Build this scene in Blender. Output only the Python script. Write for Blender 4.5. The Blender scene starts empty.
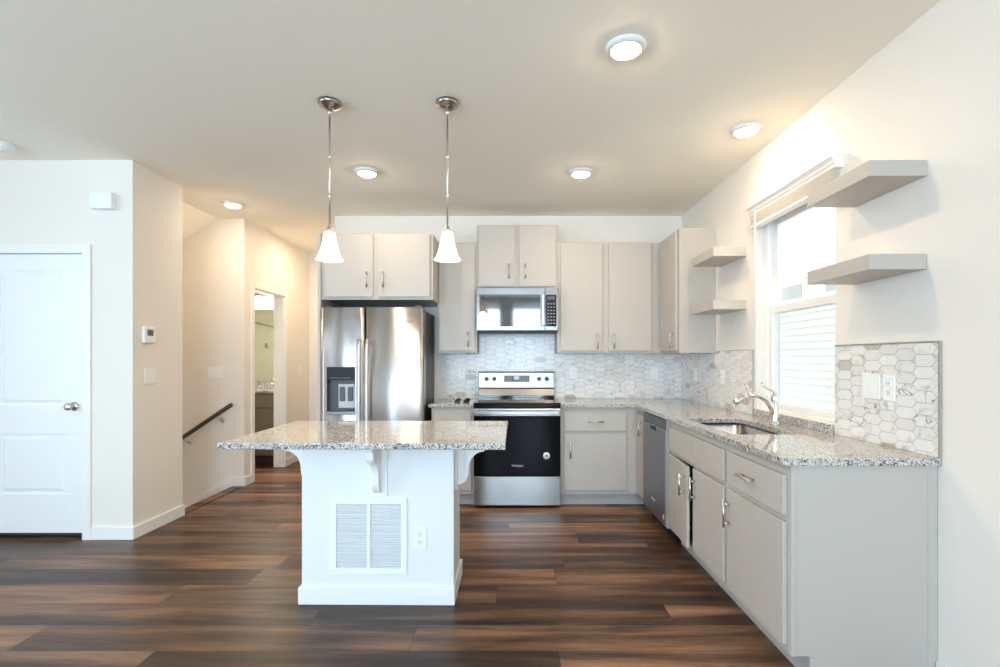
import bpy, bmesh, math, random
from mathutils import Vector, Matrix
random.seed(7)
S = bpy.context.scene
COL = S.collection
PI = math.pi

# ------------------------------------------------------------------ camera, light, exposure
cam_d = bpy.data.cameras.new('camera')
cam = bpy.data.objects.new('camera', cam_d)
COL.objects.link(cam)
cam.location = (0, 0, 1.305)
cam.rotation_euler = (PI/2, 0, 0)
cam_d.sensor_width = 36
cam_d.lens = 36*0.5052
cam_d.shift_x = -0.0103
cam_d.shift_y = 0.0255
cam_d.clip_start = 0.05
S.camera = cam
S.view_settings.view_transform = 'Standard'
S.view_settings.look = 'None'
S.view_settings.gamma = 1
S.view_settings.use_curve_mapping = False
S.view_settings.exposure = 0.82
try:
    S.cycles.max_bounces = 10
    S.cycles.diffuse_bounces = 6
    S.cycles.glossy_bounces = 5
    S.cycles.transparent_max_bounces = 12
    S.cycles.caustics_reflective = False
    S.cycles.caustics_refractive = False
    S.cycles.sample_clamp_indirect = 4
except Exception:
    pass

W = bpy.data.worlds.new('world')
S.world = W
W.use_nodes = True
bg = W.node_tree.nodes['Background']
bg.inputs[0].default_value = (0.94, 0.97, 1.0, 1)
bg.inputs[1].default_value = 1.4

DAY = (0.58, 0.79, 1.0)
WARM = (1.0, 0.79, 0.55)

def area(name, loc, rot, sx, sy, power, col, spread=180, shape='RECTANGLE'):
    d = bpy.data.lights.new(name, 'AREA')
    d.shape = shape
    d.size = sx
    d.size_y = sy
    d.energy = power
    d.color = col
    d.spread = math.radians(spread)
    o = bpy.data.objects.new(name, d)
    COL.objects.link(o)
    o.location = loc
    o.rotation_euler = rot
    return o

# daylight coming in at the big windows of the living room behind the camera
area('daylight_rear', (-0.60, -4.52, 1.40), (PI/2+.30, 0, 0), 0.70, 2.27, 80, DAY)
area('daylight_rear', (0.50, -4.52, 1.40), (PI/2+.30, 0, 0), 0.90, 2.27, 101, DAY)
area('daylight_rear', (-2.75, -4.52, 1.40), (PI/2+.30, 0, 0), 1.10, 2.27, 122, DAY)
area('daylight_side', (-5.72, -0.2, 1.40), (PI/2+.30, 0, -PI/2), 2.4, 2.27, 108, DAY)

# ------------------------------------------------------------------ materials
def srgb(r, g, b):
    f = lambda c: (c/255/12.92) if c/255 <= 0.04045 else ((c/255+0.055)/1.055)**2.4
    return (f(r), f(g), f(b), 1)

def mat(name, col, rough=0.5, metal=0.0, emit=None, estr=0, bump=None, coat=0, spec=None):
    m = bpy.data.materials.new(name)
    m.use_nodes = True
    nt = m.node_tree
    b = nt.nodes['Principled BSDF']
    b.inputs['Base Color'].default_value = col
    b.inputs['Roughness'].default_value = rough
    b.inputs['Metallic'].default_value = metal
    if spec is not None:
        b.inputs['Specular IOR Level'].default_value = spec
    if coat:
        b.inputs['Coat Weight'].default_value = coat
        b.inputs['Coat Roughness'].default_value = 0.05
    if emit:
        b.inputs['Emission Color'].default_value = emit
        b.inputs['Emission Strength'].default_value = estr
    # every surface gets a fine procedural tooth
    sc, st = bump if bump else (60, 0.02)
    tc = nt.nodes.new('ShaderNodeTexCoord')
    n = nt.nodes.new('ShaderNodeTexNoise')
    n.inputs['Scale'].default_value = sc
    n.inputs['Detail'].default_value = 3
    bp = nt.nodes.new('ShaderNodeBump')
    bp.inputs['Strength'].default_value = st
    bp.inputs['Distance'].default_value = 0.004
    nt.links.new(tc.outputs['Object'], n.inputs['Vector'])
    nt.links.new(n.outputs['Fac'], bp.inputs['Height'])
    nt.links.new(bp.outputs['Normal'], b.inputs['Normal'])
    return m

def brushed(name, col, rough, stretch, aniso=0.0):
    m = mat(name, col, rough, 1.0)
    if aniso:
        tg = m.node_tree.nodes.new('ShaderNodeTangent')
        tg.direction_type = 'RADIAL'; tg.axis = 'Z'
        m.node_tree.links.new(tg.outputs[0], m.node_tree.nodes['Principled BSDF'].inputs['Tangent'])
        m.node_tree.nodes['Principled BSDF'].inputs['Anisotropic'].default_value = aniso
        m.node_tree.nodes['Principled BSDF'].inputs['Anisotropic Rotation'].default_value = 0.25
    nt = m.node_tree
    b = nt.nodes['Principled BSDF']
    n = [x for x in nt.nodes if x.type == 'TEX_NOISE'][0]
    tc = [x for x in nt.nodes if x.type == 'TEX_COORD'][0]
    mp = nt.nodes.new('ShaderNodeMapping')
    mp.inputs['Scale'].default_value = stretch
    nt.links.new(tc.outputs['Object'], mp.inputs['Vector'])
    nt.links.new(mp.outputs['Vector'], n.inputs['Vector'])
    n.inputs['Scale'].default_value = 1.0
    rp = nt.nodes.new('ShaderNodeMapRange')
    rp.inputs['To Min'].default_value = max(0.02, rough-0.02)
    rp.inputs['To Max'].default_value = rough+0.03
    nt.links.new(n.outputs['Fac'], rp.inputs['Value'])
    nt.links.new(rp.outputs['Result'], b.inputs['Roughness'])
    for x in nt.nodes:
        if x.type == 'BUMP':
            x.inputs['Strength'].default_value = 0.01
    return m

M = {}
M['wall'] = mat('wall_paint', srgb(235, 229, 221), 0.75, bump=(90, 0.06))
M['ceiling'] = mat('ceiling_paint', srgb(250, 245, 233), 0.85, bump=(70, 0.12))
M['trim'] = mat('white_trim', srgb(238, 237, 235), 0.42)
M['door'] = mat('white_door', srgb(238, 239, 240), 0.40)
M['cab'] = mat('greige_cabinet', srgb(189, 182, 174), 0.42)
M['cabin'] = mat('cabinet_gap', srgb(70, 64, 58), 0.7)
M['toe'] = mat('toe_kick', srgb(176, 174, 172), 0.5)
M['island'] = mat('white_island', srgb(231, 232, 233), 0.45)
M['white'] = mat('white_plastic', srgb(240, 240, 238), 0.35)
M['blind'] = mat('blind_white', srgb(241, 236, 229), 0.5)
M['slot'] = mat('slot_dark', srgb(60, 58, 56), 0.6)
M['steel'] = brushed('brushed_steel', (0.34, 0.325, 0.31, 1), 0.24, (3, 3, 220))
M['steel_v'] = brushed('brushed_steel_vertical', (0.64, 0.63, 0.625, 1), 0.35, (90, 90, 2), 0.95)
for _n in M['steel_v'].node_tree.nodes:
    if _n.type == 'BUMP': _n.inputs['Strength'].default_value = 0.0
M['steel_panel'] = brushed('brushed_steel_panel', (0.22, 0.21, 0.20, 1), 0.26, (3, 3, 220))
M['steel_drawer'] = brushed('brushed_steel_drawer', (0.36, 0.35, 0.34, 1), 0.20, (60, 60, 2), 0.75)
M['steel_sink'] = mat('sink_steel', (0.62, 0.62, 0.63, 1), 0.25, 1.0)
M['steel_dark'] = mat('dark_steel', (0.27, 0.28, 0.30, 1), 0.38, 0.9, bump=(200, 0.01))
M['nickel'] = mat('nickel', (0.66, 0.63, 0.59, 1), 0.30, 1.0)
M['nickel_dark'] = mat('nickel_dark', (0.40, 0.37, 0.32, 1), 0.28, 1.0)
M['chrome'] = mat('chrome', (0.80, 0.80, 0.80, 1), 0.08, 1.0)
M['blackglass'] = mat('black_glass', (0.006, 0.006, 0.008, 1), 0.06, 0, bump=(40, 0.0))
M['ovenglass'] = mat('oven_glass', (0.004, 0.004, 0.006, 1), 0.08, 0, bump=(40, 0.0), spec=0.10)
M['mirrorglass'] = mat('mirror_black_glass', (0.006, 0.006, 0.008, 1), 0.05, 0, bump=(40, 0.0))
M['mirrorglass'].node_tree.nodes['Principled BSDF'].inputs['IOR'].default_value = 1.9
M['blackplastic'] = mat('black_plastic', (0.012, 0.012, 0.014, 1), 0.45, spec=0.3)
M['greyplastic'] = mat('grey_plastic', (0.10, 0.10, 0.11, 1), 0.45)
M['fridgeside'] = mat('fridge_side', (0.075, 0.073, 0.072, 1), 0.42)
M['midgrey'] = mat('mid_grey', (0.25, 0.25, 0.26, 1), 0.4)
M['palegrey'] = mat('pale_grey', srgb(200, 202, 204), 0.4)
M['louvre_gap_shade'] = mat('louvre_gap_shade', srgb(205, 207, 210), 0.7)  # grey that stands in for shade in the grille gaps
M['rail'] = mat('rail_wood', srgb(74, 62, 54), 0.4)
M['display'] = mat('display_panel', srgb(70, 66, 52), 0.3)
M['lcd'] = mat('lcd', srgb(60, 70, 90), 0.3, emit=srgb(150, 175, 220), estr=0.6)
M['key'] = mat('key_marks', srgb(150, 145, 125), 0.5)
M['lens'] = mat('lamp_lens', (1, 1, 1, 1), 0.5, emit=(1.0, 0.93, 0.82, 1), estr=6)
M['greyglass'] = mat('far_window_glass', srgb(150, 160, 156), 0.1)
M['downlens'] = mat('downlight_lens', (1, 1, 1, 1), 0.5, emit=(1.0, 0.79, 0.54, 1), estr=128)
M['siding'] = mat('white_siding', srgb(226, 227, 222), 0.7)
M['vanity'] = mat('vanity_taupe', srgb(128, 118, 104), 0.5)
M['bath'] = mat('bath_wall', srgb(226, 225, 208), 0.8)
M['metaltrim'] = mat('tile_edge_metal', (0.62, 0.58, 0.54, 1), 0.35, 1.0)
M['grout'] = mat('grout', srgb(184, 179, 174), 0.85)
M['sticker'] = mat('paper_sticker', srgb(226, 228, 234), 0.6)
M['mirror'] = mat('mirror_silver', (0.80, 0.84, 0.76, 1), 0.02, 1.0, bump=(10, 0.0))

def shade_material():
    m = bpy.data.materials.new('frosted_shade')
    m.use_nodes = True
    nt = m.node_tree
    nt.nodes.clear()
    out = nt.nodes.new('ShaderNodeOutputMaterial')
    d = nt.nodes.new('ShaderNodeBsdfDiffuse')
    d.inputs[0].default_value = (0.9, 0.9, 0.88, 1)
    t = nt.nodes.new('ShaderNodeBsdfTranslucent')
    t.inputs[0].default_value = (0.95, 0.93, 0.88, 1)
    g = nt.nodes.new('ShaderNodeBsdfGlossy')
    g.inputs['Roughness'].default_value = 0.15
    mx = nt.nodes.new('ShaderNodeMixShader')
    mx.inputs[0].default_value = 0.55
    em = nt.nodes.new('ShaderNodeEmission'); em.inputs[0].default_value = (1, .95, .86, 1); em.inputs[1].default_value = .25
    ad = nt.nodes.new('ShaderNodeAddShader')
    fr = nt.nodes.new('ShaderNodeFresnel')
    m2 = nt.nodes.new('ShaderNodeMixShader')
    L = nt.links.new
    L(d.outputs[0], mx.inputs[1]); L(t.outputs[0], mx.inputs[2])
    L(fr.outputs[0], m2.inputs[0]); L(mx.outputs[0], m2.inputs[1]); L(g.outputs[0], m2.inputs[2])
    L(m2.outputs[0], ad.inputs[0]); L(em.outputs[0], ad.inputs[1])
    L(ad.outputs[0], out.inputs[0])
    return m
M['shade'] = shade_material()

def pane_material():
    m = bpy.data.materials.new('window_glass')
    m.use_nodes = True
    nt = m.node_tree
    nt.nodes.clear()
    out = nt.nodes.new('ShaderNodeOutputMaterial')
    t = nt.nodes.new('ShaderNodeBsdfTransparent')
    t.inputs[0].default_value = (0.97, 0.98, 0.975, 1)
    g = nt.nodes.new('ShaderNodeBsdfGlossy')
    g.inputs['Roughness'].default_value = 0.02
    lw = nt.nodes.new('ShaderNodeLayerWeight')
    pw = nt.nodes.new('ShaderNodeMath'); pw.operation = 'POWER'; pw.inputs[1].default_value = 5
    fr = nt.nodes.new('ShaderNodeMath'); fr.operation = 'MULTIPLY_ADD'
    fr.inputs[1].default_value = 0.8; fr.inputs[2].default_value = 0.035
    mx = nt.nodes.new('ShaderNodeMixShader')
    L = nt.links.new
    L(lw.outputs['Facing'], pw.inputs[0]); L(pw.outputs[0], fr.inputs[0])
    L(fr.outputs[0], mx.inputs[0]); L(t.outputs[0], mx.inputs[1]); L(g.outputs[0], mx.inputs[2])
    L(mx.outputs[0], out.inputs[0])
    return m
M['pane'] = pane_material()

def screen_material():
    m = pane_material()
    m.name = 'insect_screen'
    for n in m.node_tree.nodes:
        if n.type == 'BSDF_TRANSPARENT':
            n.inputs[0].default_value = (0.88, 0.905, 0.895, 1)
        if n.type == 'BSDF_GLOSSY':
            n.inputs['Roughness'].default_value = 0.6
    return m
M['screen'] = screen_material()

class NT:
    """small helper to write node graphs"""
    def __init__(s, m):
        s.nt = m.node_tree
        s.b = s.nt.nodes['Principled BSDF']
    def n(s, t, **kw):
        x = s.nt.nodes.new(t)
        for k, v in kw.items():
            setattr(x, k, v)
        return x
    def l(s, a, b):
        s.nt.links.new(a, b)
    def math(s, op, a, b=None):
        x = s.n('ShaderNodeMath', operation=op)
        for i, v in enumerate((a, b)):
            if v is None:
                continue
            if isinstance(v, (int, float)):
                x.inputs[i].default_value = v
            else:
                s.l(v, x.inputs[i])
        return x.outputs[0]
    def ramp(s, fac, stops, interp='LINEAR'):
        x = s.n('ShaderNodeValToRGB')
        x.color_ramp.interpolation = interp
        e = x.color_ramp.elements
        while len(e) < len(stops):
            e.new(0.5)
        for i, (p, c) in enumerate(stops):
            e[i].position = p
            e[i].color = c
        s.l(fac, x.inputs[0])
        return x.outputs[0]
    def mix(s, mode, fac, a, b):
        x = s.n('ShaderNodeMix', data_type='RGBA', blend_type=mode)
        for i, v in ((0, fac), (6, a), (7, b)):
            if isinstance(v, (int, float)):
                x.inputs[i].default_value = v
            elif isinstance(v, tuple):
                x.inputs[i].default_value = v
            else:
                s.l(v, x.inputs[i])
        return x.outputs[2]

def granite_material():
    m = bpy.data.materials.new('speckled_granite')
    m.use_nodes = True
    g = NT(m)
    tc = g.n('ShaderNodeTexCoord').outputs['Object']
    v = g.n('ShaderNodeTexVoronoi')
    v.inputs['Scale'].default_value = 220
    g.l(tc, v.inputs['Vector'])
    sep = g.n('ShaderNodeSeparateColor')
    g.l(v.outputs['Color'], sep.inputs[0])
    n = g.n('ShaderNodeTexNoise')
    n.inputs['Scale'].default_value = 55
    n.inputs['Detail'].default_value = 4
    g.l(tc, n.inputs['Vector'])
    f = g.math('ADD', g.math('MULTIPLY', sep.outputs[0], 0.75), g.math('MULTIPLY', g.math('SUBTRACT', n.outputs['Fac'], 0.5), 0.95))
    c = g.ramp(f, [(0.0, srgb(62, 62, 68)), (0.06, srgb(104, 104, 110)), (0.17, srgb(160, 158, 158)),
                   (0.36, srgb(206, 200, 192)), (0.54, srgb(228, 223, 217)), (0.68, srgb(206, 190, 171))], 'CONSTANT')
    v2 = g.n('ShaderNodeTexVoronoi')
    v2.inputs['Scale'].default_value = 330
    g.l(tc, v2.inputs['Vector'])
    s2 = g.n('ShaderNodeSeparateColor')
    g.l(v2.outputs['Color'], s2.inputs[0])
    c2 = g.mix('MIX', g.math('MULTIPLY', g.math('GREATER_THAN', s2.outputs[1], 0.89), 0.65), c, srgb(74, 72, 76))
    g.l(c2, g.b.inputs['Base Color'])
    g.b.inputs['Roughness'].default_value = 0.04
    g.b.inputs['IOR'].default_value = 1.72
    return m
M['granite'] = granite_material()

def floor_material():
    m = bpy.data.materials.new('walnut_planks')
    m.use_nodes = True
    g = NT(m)
    pos = g.n('ShaderNodeNewGeometry').outputs['Position']
    sp = g.n('ShaderNodeSeparateXYZ')
    g.l(pos, sp.inputs[0])
    x, y = sp.outputs[0], sp.outputs[1]
    PW, PL = 0.22, 1.8
    ry = g.math('DIVIDE', g.math('ADD', y, 7.863), PW)
    row = g.math('FLOOR', ry)
    fy = g.math('FRACT', ry)
    wn = g.n('ShaderNodeTexWhiteNoise', noise_dimensions='1D')
    g.l(row, wn.inputs['W'])
    rx = g.math('ADD', g.math('DIVIDE', g.math('ADD', x, 20), PL), g.math('MULTIPLY', wn.outputs['Value'], 7.0))
    colm = g.math('FLOOR', rx)
    fx = g.math('FRACT', rx)
    cb = g.n('ShaderNodeCombineXYZ')
    g.l(row, cb.inputs[0]); g.l(colm, cb.inputs[1])
    wn2 = g.n('ShaderNodeTexWhiteNoise', noise_dimensions='2D')
    g.l(cb.outputs[0], wn2.inputs['Vector'])
    tone = wn2.outputs['Value']
    # broad light / dark streaks running along each board
    cb2 = g.n('ShaderNodeCombineXYZ')
    g.l(g.math('MULTIPLY', x, 0.8), cb2.inputs[0])
    g.l(g.math('MULTIPLY', y, 7.5), cb2.inputs[1])
    g.l(g.math('MULTIPLY', tone, 37.0), cb2.inputs[2])
    st = g.n('ShaderNodeTexNoise')
    st.inputs['Scale'].default_value = 1.0
    st.inputs['Detail'].default_value = 2.0
    st.inputs['Distortion'].default_value = 0.6
    g.l(cb2.outputs[0], st.inputs['Vector'])
    # fine grain
    cb3 = g.n('ShaderNodeCombineXYZ')
    g.l(g.math('MULTIPLY', x, 7.0), cb3.inputs[0])
    g.l(g.math('MULTIPLY', y, 150.0), cb3.inputs[1])
    g.l(g.math('MULTIPLY', tone, 91.0), cb3.inputs[2])
    gr = g.n('ShaderNodeTexNoise')
    gr.inputs['Scale'].default_value = 1.0
    gr.inputs['Detail'].default_value = 5.0
    g.l(cb3.outputs[0], gr.inputs['Vector'])
    f = g.math('ADD', g.math('MULTIPLY', g.math('SUBTRACT', tone, 0.5), 0.42),
               g.math('ADD', g.math('MULTIPLY', g.math('SUBTRACT', st.outputs['Fac'], 0.5), 1.5), 0.46))
    f = g.math('ADD', f, g.math('MULTIPLY', g.math('SUBTRACT', gr.outputs['Fac'], 0.5), 0.55))
    c = g.ramp(f, [(0.05, srgb(46, 32, 26)), (0.30, srgb(72, 51, 39)), (0.52, srgb(108, 79, 60)),
                   (0.76, srgb(143, 107, 80)), (1.0, srgb(164, 126, 96))])
    seam = g.math('MAXIMUM', g.math('LESS_THAN', fy, 0.016), g.math('LESS_THAN', fx, 0.0016))
    c = g.mix('MIX', g.math('MULTIPLY', seam, 0.7), c, srgb(36, 25, 20))
    g.l(c, g.b.inputs['Base Color'])
    g.b.inputs['Roughness'].default_value = 0.36
    g.b.inputs['Specular IOR Level'].default_value = 0.32
    bp = g.n('ShaderNodeBump')
    bp.inputs['Strength'].default_value = 0.12
    bp.inputs['Distance'].default_value = 0.002
    g.l(g.math('SUBTRACT', gr.outputs['Fac'], seam), bp.inputs['Height'])
    g.l(bp.outputs[0], g.b.inputs['Normal'])
    return m
M['floor'] = floor_material()

def marble_material():
    m = bpy.data.materials.new('marble_hex_tile')
    m.use_nodes = True
    g = NT(m)
    at = g.n('ShaderNodeAttribute', attribute_name='tile')
    sp = g.n('ShaderNodeSeparateColor')
    g.l(at.outputs['Color'], sp.inputs[0])
    tc = g.n('ShaderNodeTexCoord').outputs['Object']
    cb = g.n('ShaderNodeCombineXYZ')
    for i, k in enumerate((7.0, 13.0, 19.0)):
        g.l(g.math('MULTIPLY', sp.outputs[1 if i else 2], k), cb.inputs[i])
    va = g.n('ShaderNodeVectorMath', operation='ADD')
    g.l(tc, va.inputs[0]); g.l(cb.outputs[0], va.inputs[1])
    base = g.ramp(sp.outputs[0], [(0.0, srgb(236, 234, 231)), (0.70, srgb(230, 227, 224)), (0.90, srgb(222, 217, 212)),
                                  (0.955, srgb(204, 195, 186)), (0.99, srgb(188, 177, 165))], 'LINEAR')
    n = g.n('ShaderNodeTexNoise')
    n.inputs['Scale'].default_value = 14
    n.inputs['Detail'].default_value = 4
    n.inputs['Distortion'].default_value = 1.2
    g.l(va.outputs[0], n.inputs['Vector'])
    cloud = g.ramp(n.outputs['Fac'], [(0.56, (1, 1, 1, 1)), (0.68, (0.74, 0.68, 0.62, 1)), (0.80, (0.50, 0.44, 0.39, 1))])
    c = g.mix('MULTIPLY', 0.75, base, cloud)
    # thin dark veins
    n2 = g.n('ShaderNodeTexNoise')
    n2.inputs['Scale'].default_value = 9
    n2.inputs['Detail'].default_value = 3
    n2.inputs['Distortion'].default_value = 0.8
    g.l(va.outputs[0], n2.inputs['Vector'])
    v = g.math('ABSOLUTE', g.math('SUBTRACT', n2.outputs['Fac'], 0.5))
    vein = g.ramp(v, [(0.0, (1, 1, 1, 1)), (0.010, (0.7, 0.7, 0.7, 1)), (0.022, (0, 0, 0, 1))])
    gate = g.math('GREATER_THAN', sp.outputs[1], 0.90)
    c = g.mix('MIX', g.math('MULTIPLY', g.math('MULTIPLY', vein, gate), 0.75), c, srgb(92, 84, 78))
    g.l(c, g.b.inputs['Base Color'])
    g.b.inputs['Roughness'].default_value = 0.22
    return m
M['marble'] = marble_material()

# ------------------------------------------------------------------ mesh helpers
def BM():
    return bmesh.new()

def box(bm, x0, x1, y0, y1, z0, z1):
    v = [bm.verts.new((x, y, z)) for z in (z0, z1) for y in (y0, y1) for x in (x0, x1)]
    for f in ((0, 2, 3, 1), (4, 5, 7, 6), (0, 1, 5, 4), (2, 6, 7, 3), (0, 4, 6, 2), (1, 3, 7, 5)):
        bm.faces.new([v[i] for i in f])
    return bm

def prism(bm, pts, axis, a, b):
    """polygon pts (2-D) swept along axis from a to b; (u,v) = the two other axes in order"""
    def P(p, t):
        if axis == 'x': return (t, p[0], p[1])
        if axis == 'y': return (p[0], t, p[1])
        return (p[0], p[1], t)
    A = [bm.verts.new(P(p, a)) for p in pts]
    B = [bm.verts.new(P(p, b)) for p in pts]
    n = len(pts)
    bm.faces.new(A); bm.faces.new(B[::-1])
    for i in range(n):
        bm.faces.new((A[i], B[i], B[(i+1) % n], A[(i+1) % n]))
    return bm

def tube(bm, pts, r, n=16, flat=1.0):
    pts = [Vector(p) for p in pts]
    rs = r if isinstance(r, (list, tuple)) else [r]*len(pts)
    rings = []
    up = None
    for i, p in enumerate(pts):
        d = (pts[min(i+1, len(pts)-1)] - pts[max(i-1, 0)]).normalized()
        if up is None:
            up = Vector((0, 0, 1)) if abs(d.z) < 0.9 else Vector((0, 1, 0))
        sd = d.cross(up).normalized()
        up2 = sd.cross(d).normalized()
        up = up2
        rings.append([bm.verts.new(p + sd*math.cos(2*PI*k/n)*rs[i]*flat + up2*math.sin(2*PI*k/n)*rs[i]) for k in range(n)])
    for a, b in zip(rings, rings[1:]):
        for k in range(n):
            f = bm.faces.new((a[k], a[(k+1) % n], b[(k+1) % n], b[k])); f.smooth = True
    bm.faces.new(rings[0][::-1]); bm.faces.new(rings[-1])
    return bm

def lathe(bm, prof, c=(0, 0, 0), axis='z', n=32, closed=False):
    rings = []
    for r, h in prof:
        ring = []
        for k in range(n):
            a = 2*PI*k/n
            u, v = math.cos(a)*r, math.sin(a)*r
            p = (u, v, h) if axis == 'z' else ((u, h, v) if axis == 'y' else (h, u, v))
            ring.append(bm.verts.new((p[0]+c[0], p[1]+c[1], p[2]+c[2])))
        rings.append(ring)
    seq = list(zip(rings, rings[1:])) + ([(rings[-1], rings[0])] if closed else [])
    for a, b in seq:
        for k in range(n):
            f = bm.faces.new((a[k], a[(k+1) % n], b[(k+1) % n], b[k])); f.smooth = True
    if not closed:
        if prof[0][0] > 1e-4: bm.faces.new(rings[0][::-1])
        if prof[-1][0] > 1e-4: bm.faces.new(rings[-1])
    bmesh.ops.remove_doubles(bm, verts=bm.verts, dist=1e-6)
    return bm

def obj(name, bm, m, parent=None, off=None, bev=0, seg=2):
    """ONE mesh object; off = world position of the parent empty (bm is in world coordinates)"""
    bmesh.ops.recalc_face_normals(bm, faces=bm.faces)
    if off is not None:
        bmesh.ops.translate(bm, verts=bm.verts, vec=-Vector(off))
    me = bpy.data.meshes.new(name)
    bm.to_mesh(me)
    bm.free()
    me.materials.append(M[m] if isinstance(m, str) else m)
    o = bpy.data.objects.new(name, me)
    COL.objects.link(o)
    if parent is not None:
        o.parent = parent
    if bev:
        b = o.modifiers.new('bevel', 'BEVEL')
        b.width = bev
        b.segments = seg
        b.limit_method = 'ANGLE'
        b.angle_limit = math.radians(40)
    return o

def tag(o, label, cat=None, group=None, kind=None):
    o['label'] = label
    if cat: o['category'] = cat
    if group: o['group'] = group
    if kind: o['kind'] = kind
    return o

class Thing:
    """an Empty at the thing's base; parts are given in world coordinates"""
    def __init__(s, name, loc, label, cat, group=None, kind=None):
        s.o = bpy.data.objects.new(name, None)
        s.o.empty_display_size = 0.1
        COL.objects.link(s.o)
        s.o.location = loc
        s.loc = Vector(loc)
        tag(s.o, label, cat, group, kind)
    def part(s, name, bm, m, bev=0, parent=None, label=None, seg=2):
        p = obj(name, bm, m, parent or s.o, s.loc, bev, seg)
        if label: p['label'] = label
        return p

def text_bm(txt, size, place):
    c = bpy.data.curves.new('lettering', 'FONT')
    c.body = txt
    c.size = size
    c.align_x = 'CENTER'
    c.align_y = 'CENTER'
    c.extrude = 0.0004
    c.resolution_u = 3
    o = bpy.data.objects.new('lettering', c)
    COL.objects.link(o)
    dg = bpy.context.evaluated_depsgraph_get()
    me = bpy.data.meshes.new_from_object(o.evaluated_get(dg))
    bm = BM()
    bm.from_mesh(me)
    bpy.data.objects.remove(o)
    bpy.data.curves.remove(c)
    bpy.data.meshes.remove(me)
    bmesh.ops.transform(bm, matrix=place, verts=bm.verts)
    return bm

def struct(name, bm, m, label, bev=0):
    o = obj(name, bm, m, bev=bev)
    return tag(o, label, kind='structure')

# ------------------------------------------------------------------ main measures
H = 2.745
XR, YB = 1.727, 5.09
XL = -2.732                 # plane of the closet side, stair edge and hall wall
YC0, YC1 = 3.655, 4.21       # closet block
YS = 5.185                  # back wall of the stairwell
YH = 6.86                   # end of the hall
XK = -1.767                 # free end of the kitchen back wall
XW, YW = -5.2, -4.0         # living room shell behind the camera
CT, CB = 0.907, 0.877

# ------------------------------------------------------------------ shell
b = BM()
box(b, XW-.15, XR+.15, YW-.2, YC1, -0.12, 0)
box(b, XL-.002, XR+.15, YC1, YS+.12, -0.12, 0)
box(b, -2.838, XL-.13, YS, YS+.12, -0.12, 0)
box(b, XW-.15, XR+.15, YS+.12, YH+.12, -0.12, 0)
struct('floor', b, 'floor', 'dark walnut plank floor running crosswise through kitchen and hall')

b = BM()
box(b, XW-.15, XR+.15, YW-.2, YC1, H, H+.12)
box(b, -3.0, XR+.15, YC1, YS, H, H+.12)
box(b, XW-.15, XR+.15, YS, YH+.12, H, H+.12)
struct('ceiling', b, 'ceiling', 'plain off-white flat ceiling with recessed lights')
b = BM()
prism(b, [(-3.0, H), (-5.2, H-1.5), (-5.2, H-1.4), (-3.0, H+.12)], 'y', YC1, YS)
struct('ceiling_stairwell', b, 'ceiling', 'sloping ceiling over the descending stairs')

WY0, WY1, WZ0, WZ1 = 2.68, 3.55, 0.955, 2.315      # kitchen window opening
b = BM()
box(b, XR, XR+.15, YW-.2, WY0, 0, H)
box(b, XR, XR+.15, WY1, YB+.12, 0, H)
box(b, XR, XR+.15, WY0, WY1, 0, WZ0)
box(b, XR, XR+.15, WY0, WY1, WZ1, H)
struct('wall_right', b, 'wall', 'long off-white right wall with the sink window')
b = BM(); box(b, XK, XR, YB, YB+.12, 0, H)
struct('wall_back', b, 'wall', 'off-white kitchen back wall behind range and cabinets')
b = BM(); box(b, XK, XK+.12, YB+.12, YH, 0, H)
struct('wall_hall_right', b, 'wall', 'hall wall behind the kitchen back wall')
b = BM(); box(b, XW-.15, XK+.12, YH, YH+.12, 0, H)
struct('wall_hall_end', b, 'wall', 'short wall closing the hall behind the refrigerator')
DY0, DY1, DZ = 5.374, 6.10, 2.06                    # bathroom door opening
b = BM()
box(b, XL-.12, XL, YS+.0, DY0, 0, H)
box(b, XL-.12, XL, DY1, YH, 0, H)
box(b, XL-.12, XL, DY0, DY1, DZ, H)
struct('wall_hall_left', b, 'wall', 'warm lit hall wall with the bathroom doorway')
b = BM(); box(b, XW, XL-.12, YS, YS+.12, -1.6, H)
struct('wall_stairwell', b, 'wall', 'stairwell wall carrying the dark handrail')
CX0, CX1, CZ = -3.85, -3.086, 2.069                 # closet door opening
b = BM()
box(b, XW, CX0, YC0, YC0+.12, 0, H)
box(b, CX1, XL, YC0, YC0+.12, 0, H)
box(b, CX0, CX1, YC0, YC0+.12, CZ, H)
struct('wall_closet_front', b, 'wall', 'white closet wall facing the room on the left')
b = BM()
box(b, XL-.12, XL, YC0+.12, YC1, 0, H)
box(b, XW, XL-.12, YC1-.12, YC1, -1.6, H)
struct('wall_closet_side', b, 'wall', 'closet side wall with thermostat and light switch')
# living room walls behind the camera, with their window openings
b = BM()
zz0, zz1 = 0.35, 2.62
xs = [(-3.30, -2.20), (-0.95, -0.25), (0.05, 0.95)]
prev = XW-.15
for a, c in xs:
    box(b, prev, a, YW-.2, YW, 0, H)
    box(b, a, c, YW-.2, YW, 0, zz0)
    box(b, a, c, YW-.2, YW, zz1, H)
    prev = c
box(b, prev, XR, YW-.2, YW, 0, H)
struct('wall_rear', b, 'wall', 'living room wall with windows behind the camera')
b = BM()
box(b, XW-.15, XW, YW, -1.4, 0, H)
box(b, XW-.15, XW, 1.0, YH, 0, H)
box(b, XW-.15, XW, -1.4, 1.0, 0, zz0)
box(b, XW-.15, XW, -1.4, 1.0, zz1, H)
struct('wall_left', b, 'wall', 'living room side wall with a wide window')
# bathroom inner faces
b = BM()
box(b, -4.62, -4.5, YS+.12, YH, 0, H)
box(b, -4.5, XL-.12, YS+.12, YS+.14, 0, H)
struct('wall_bathroom', b, 'bath', 'pale olive bathroom walls')

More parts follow.
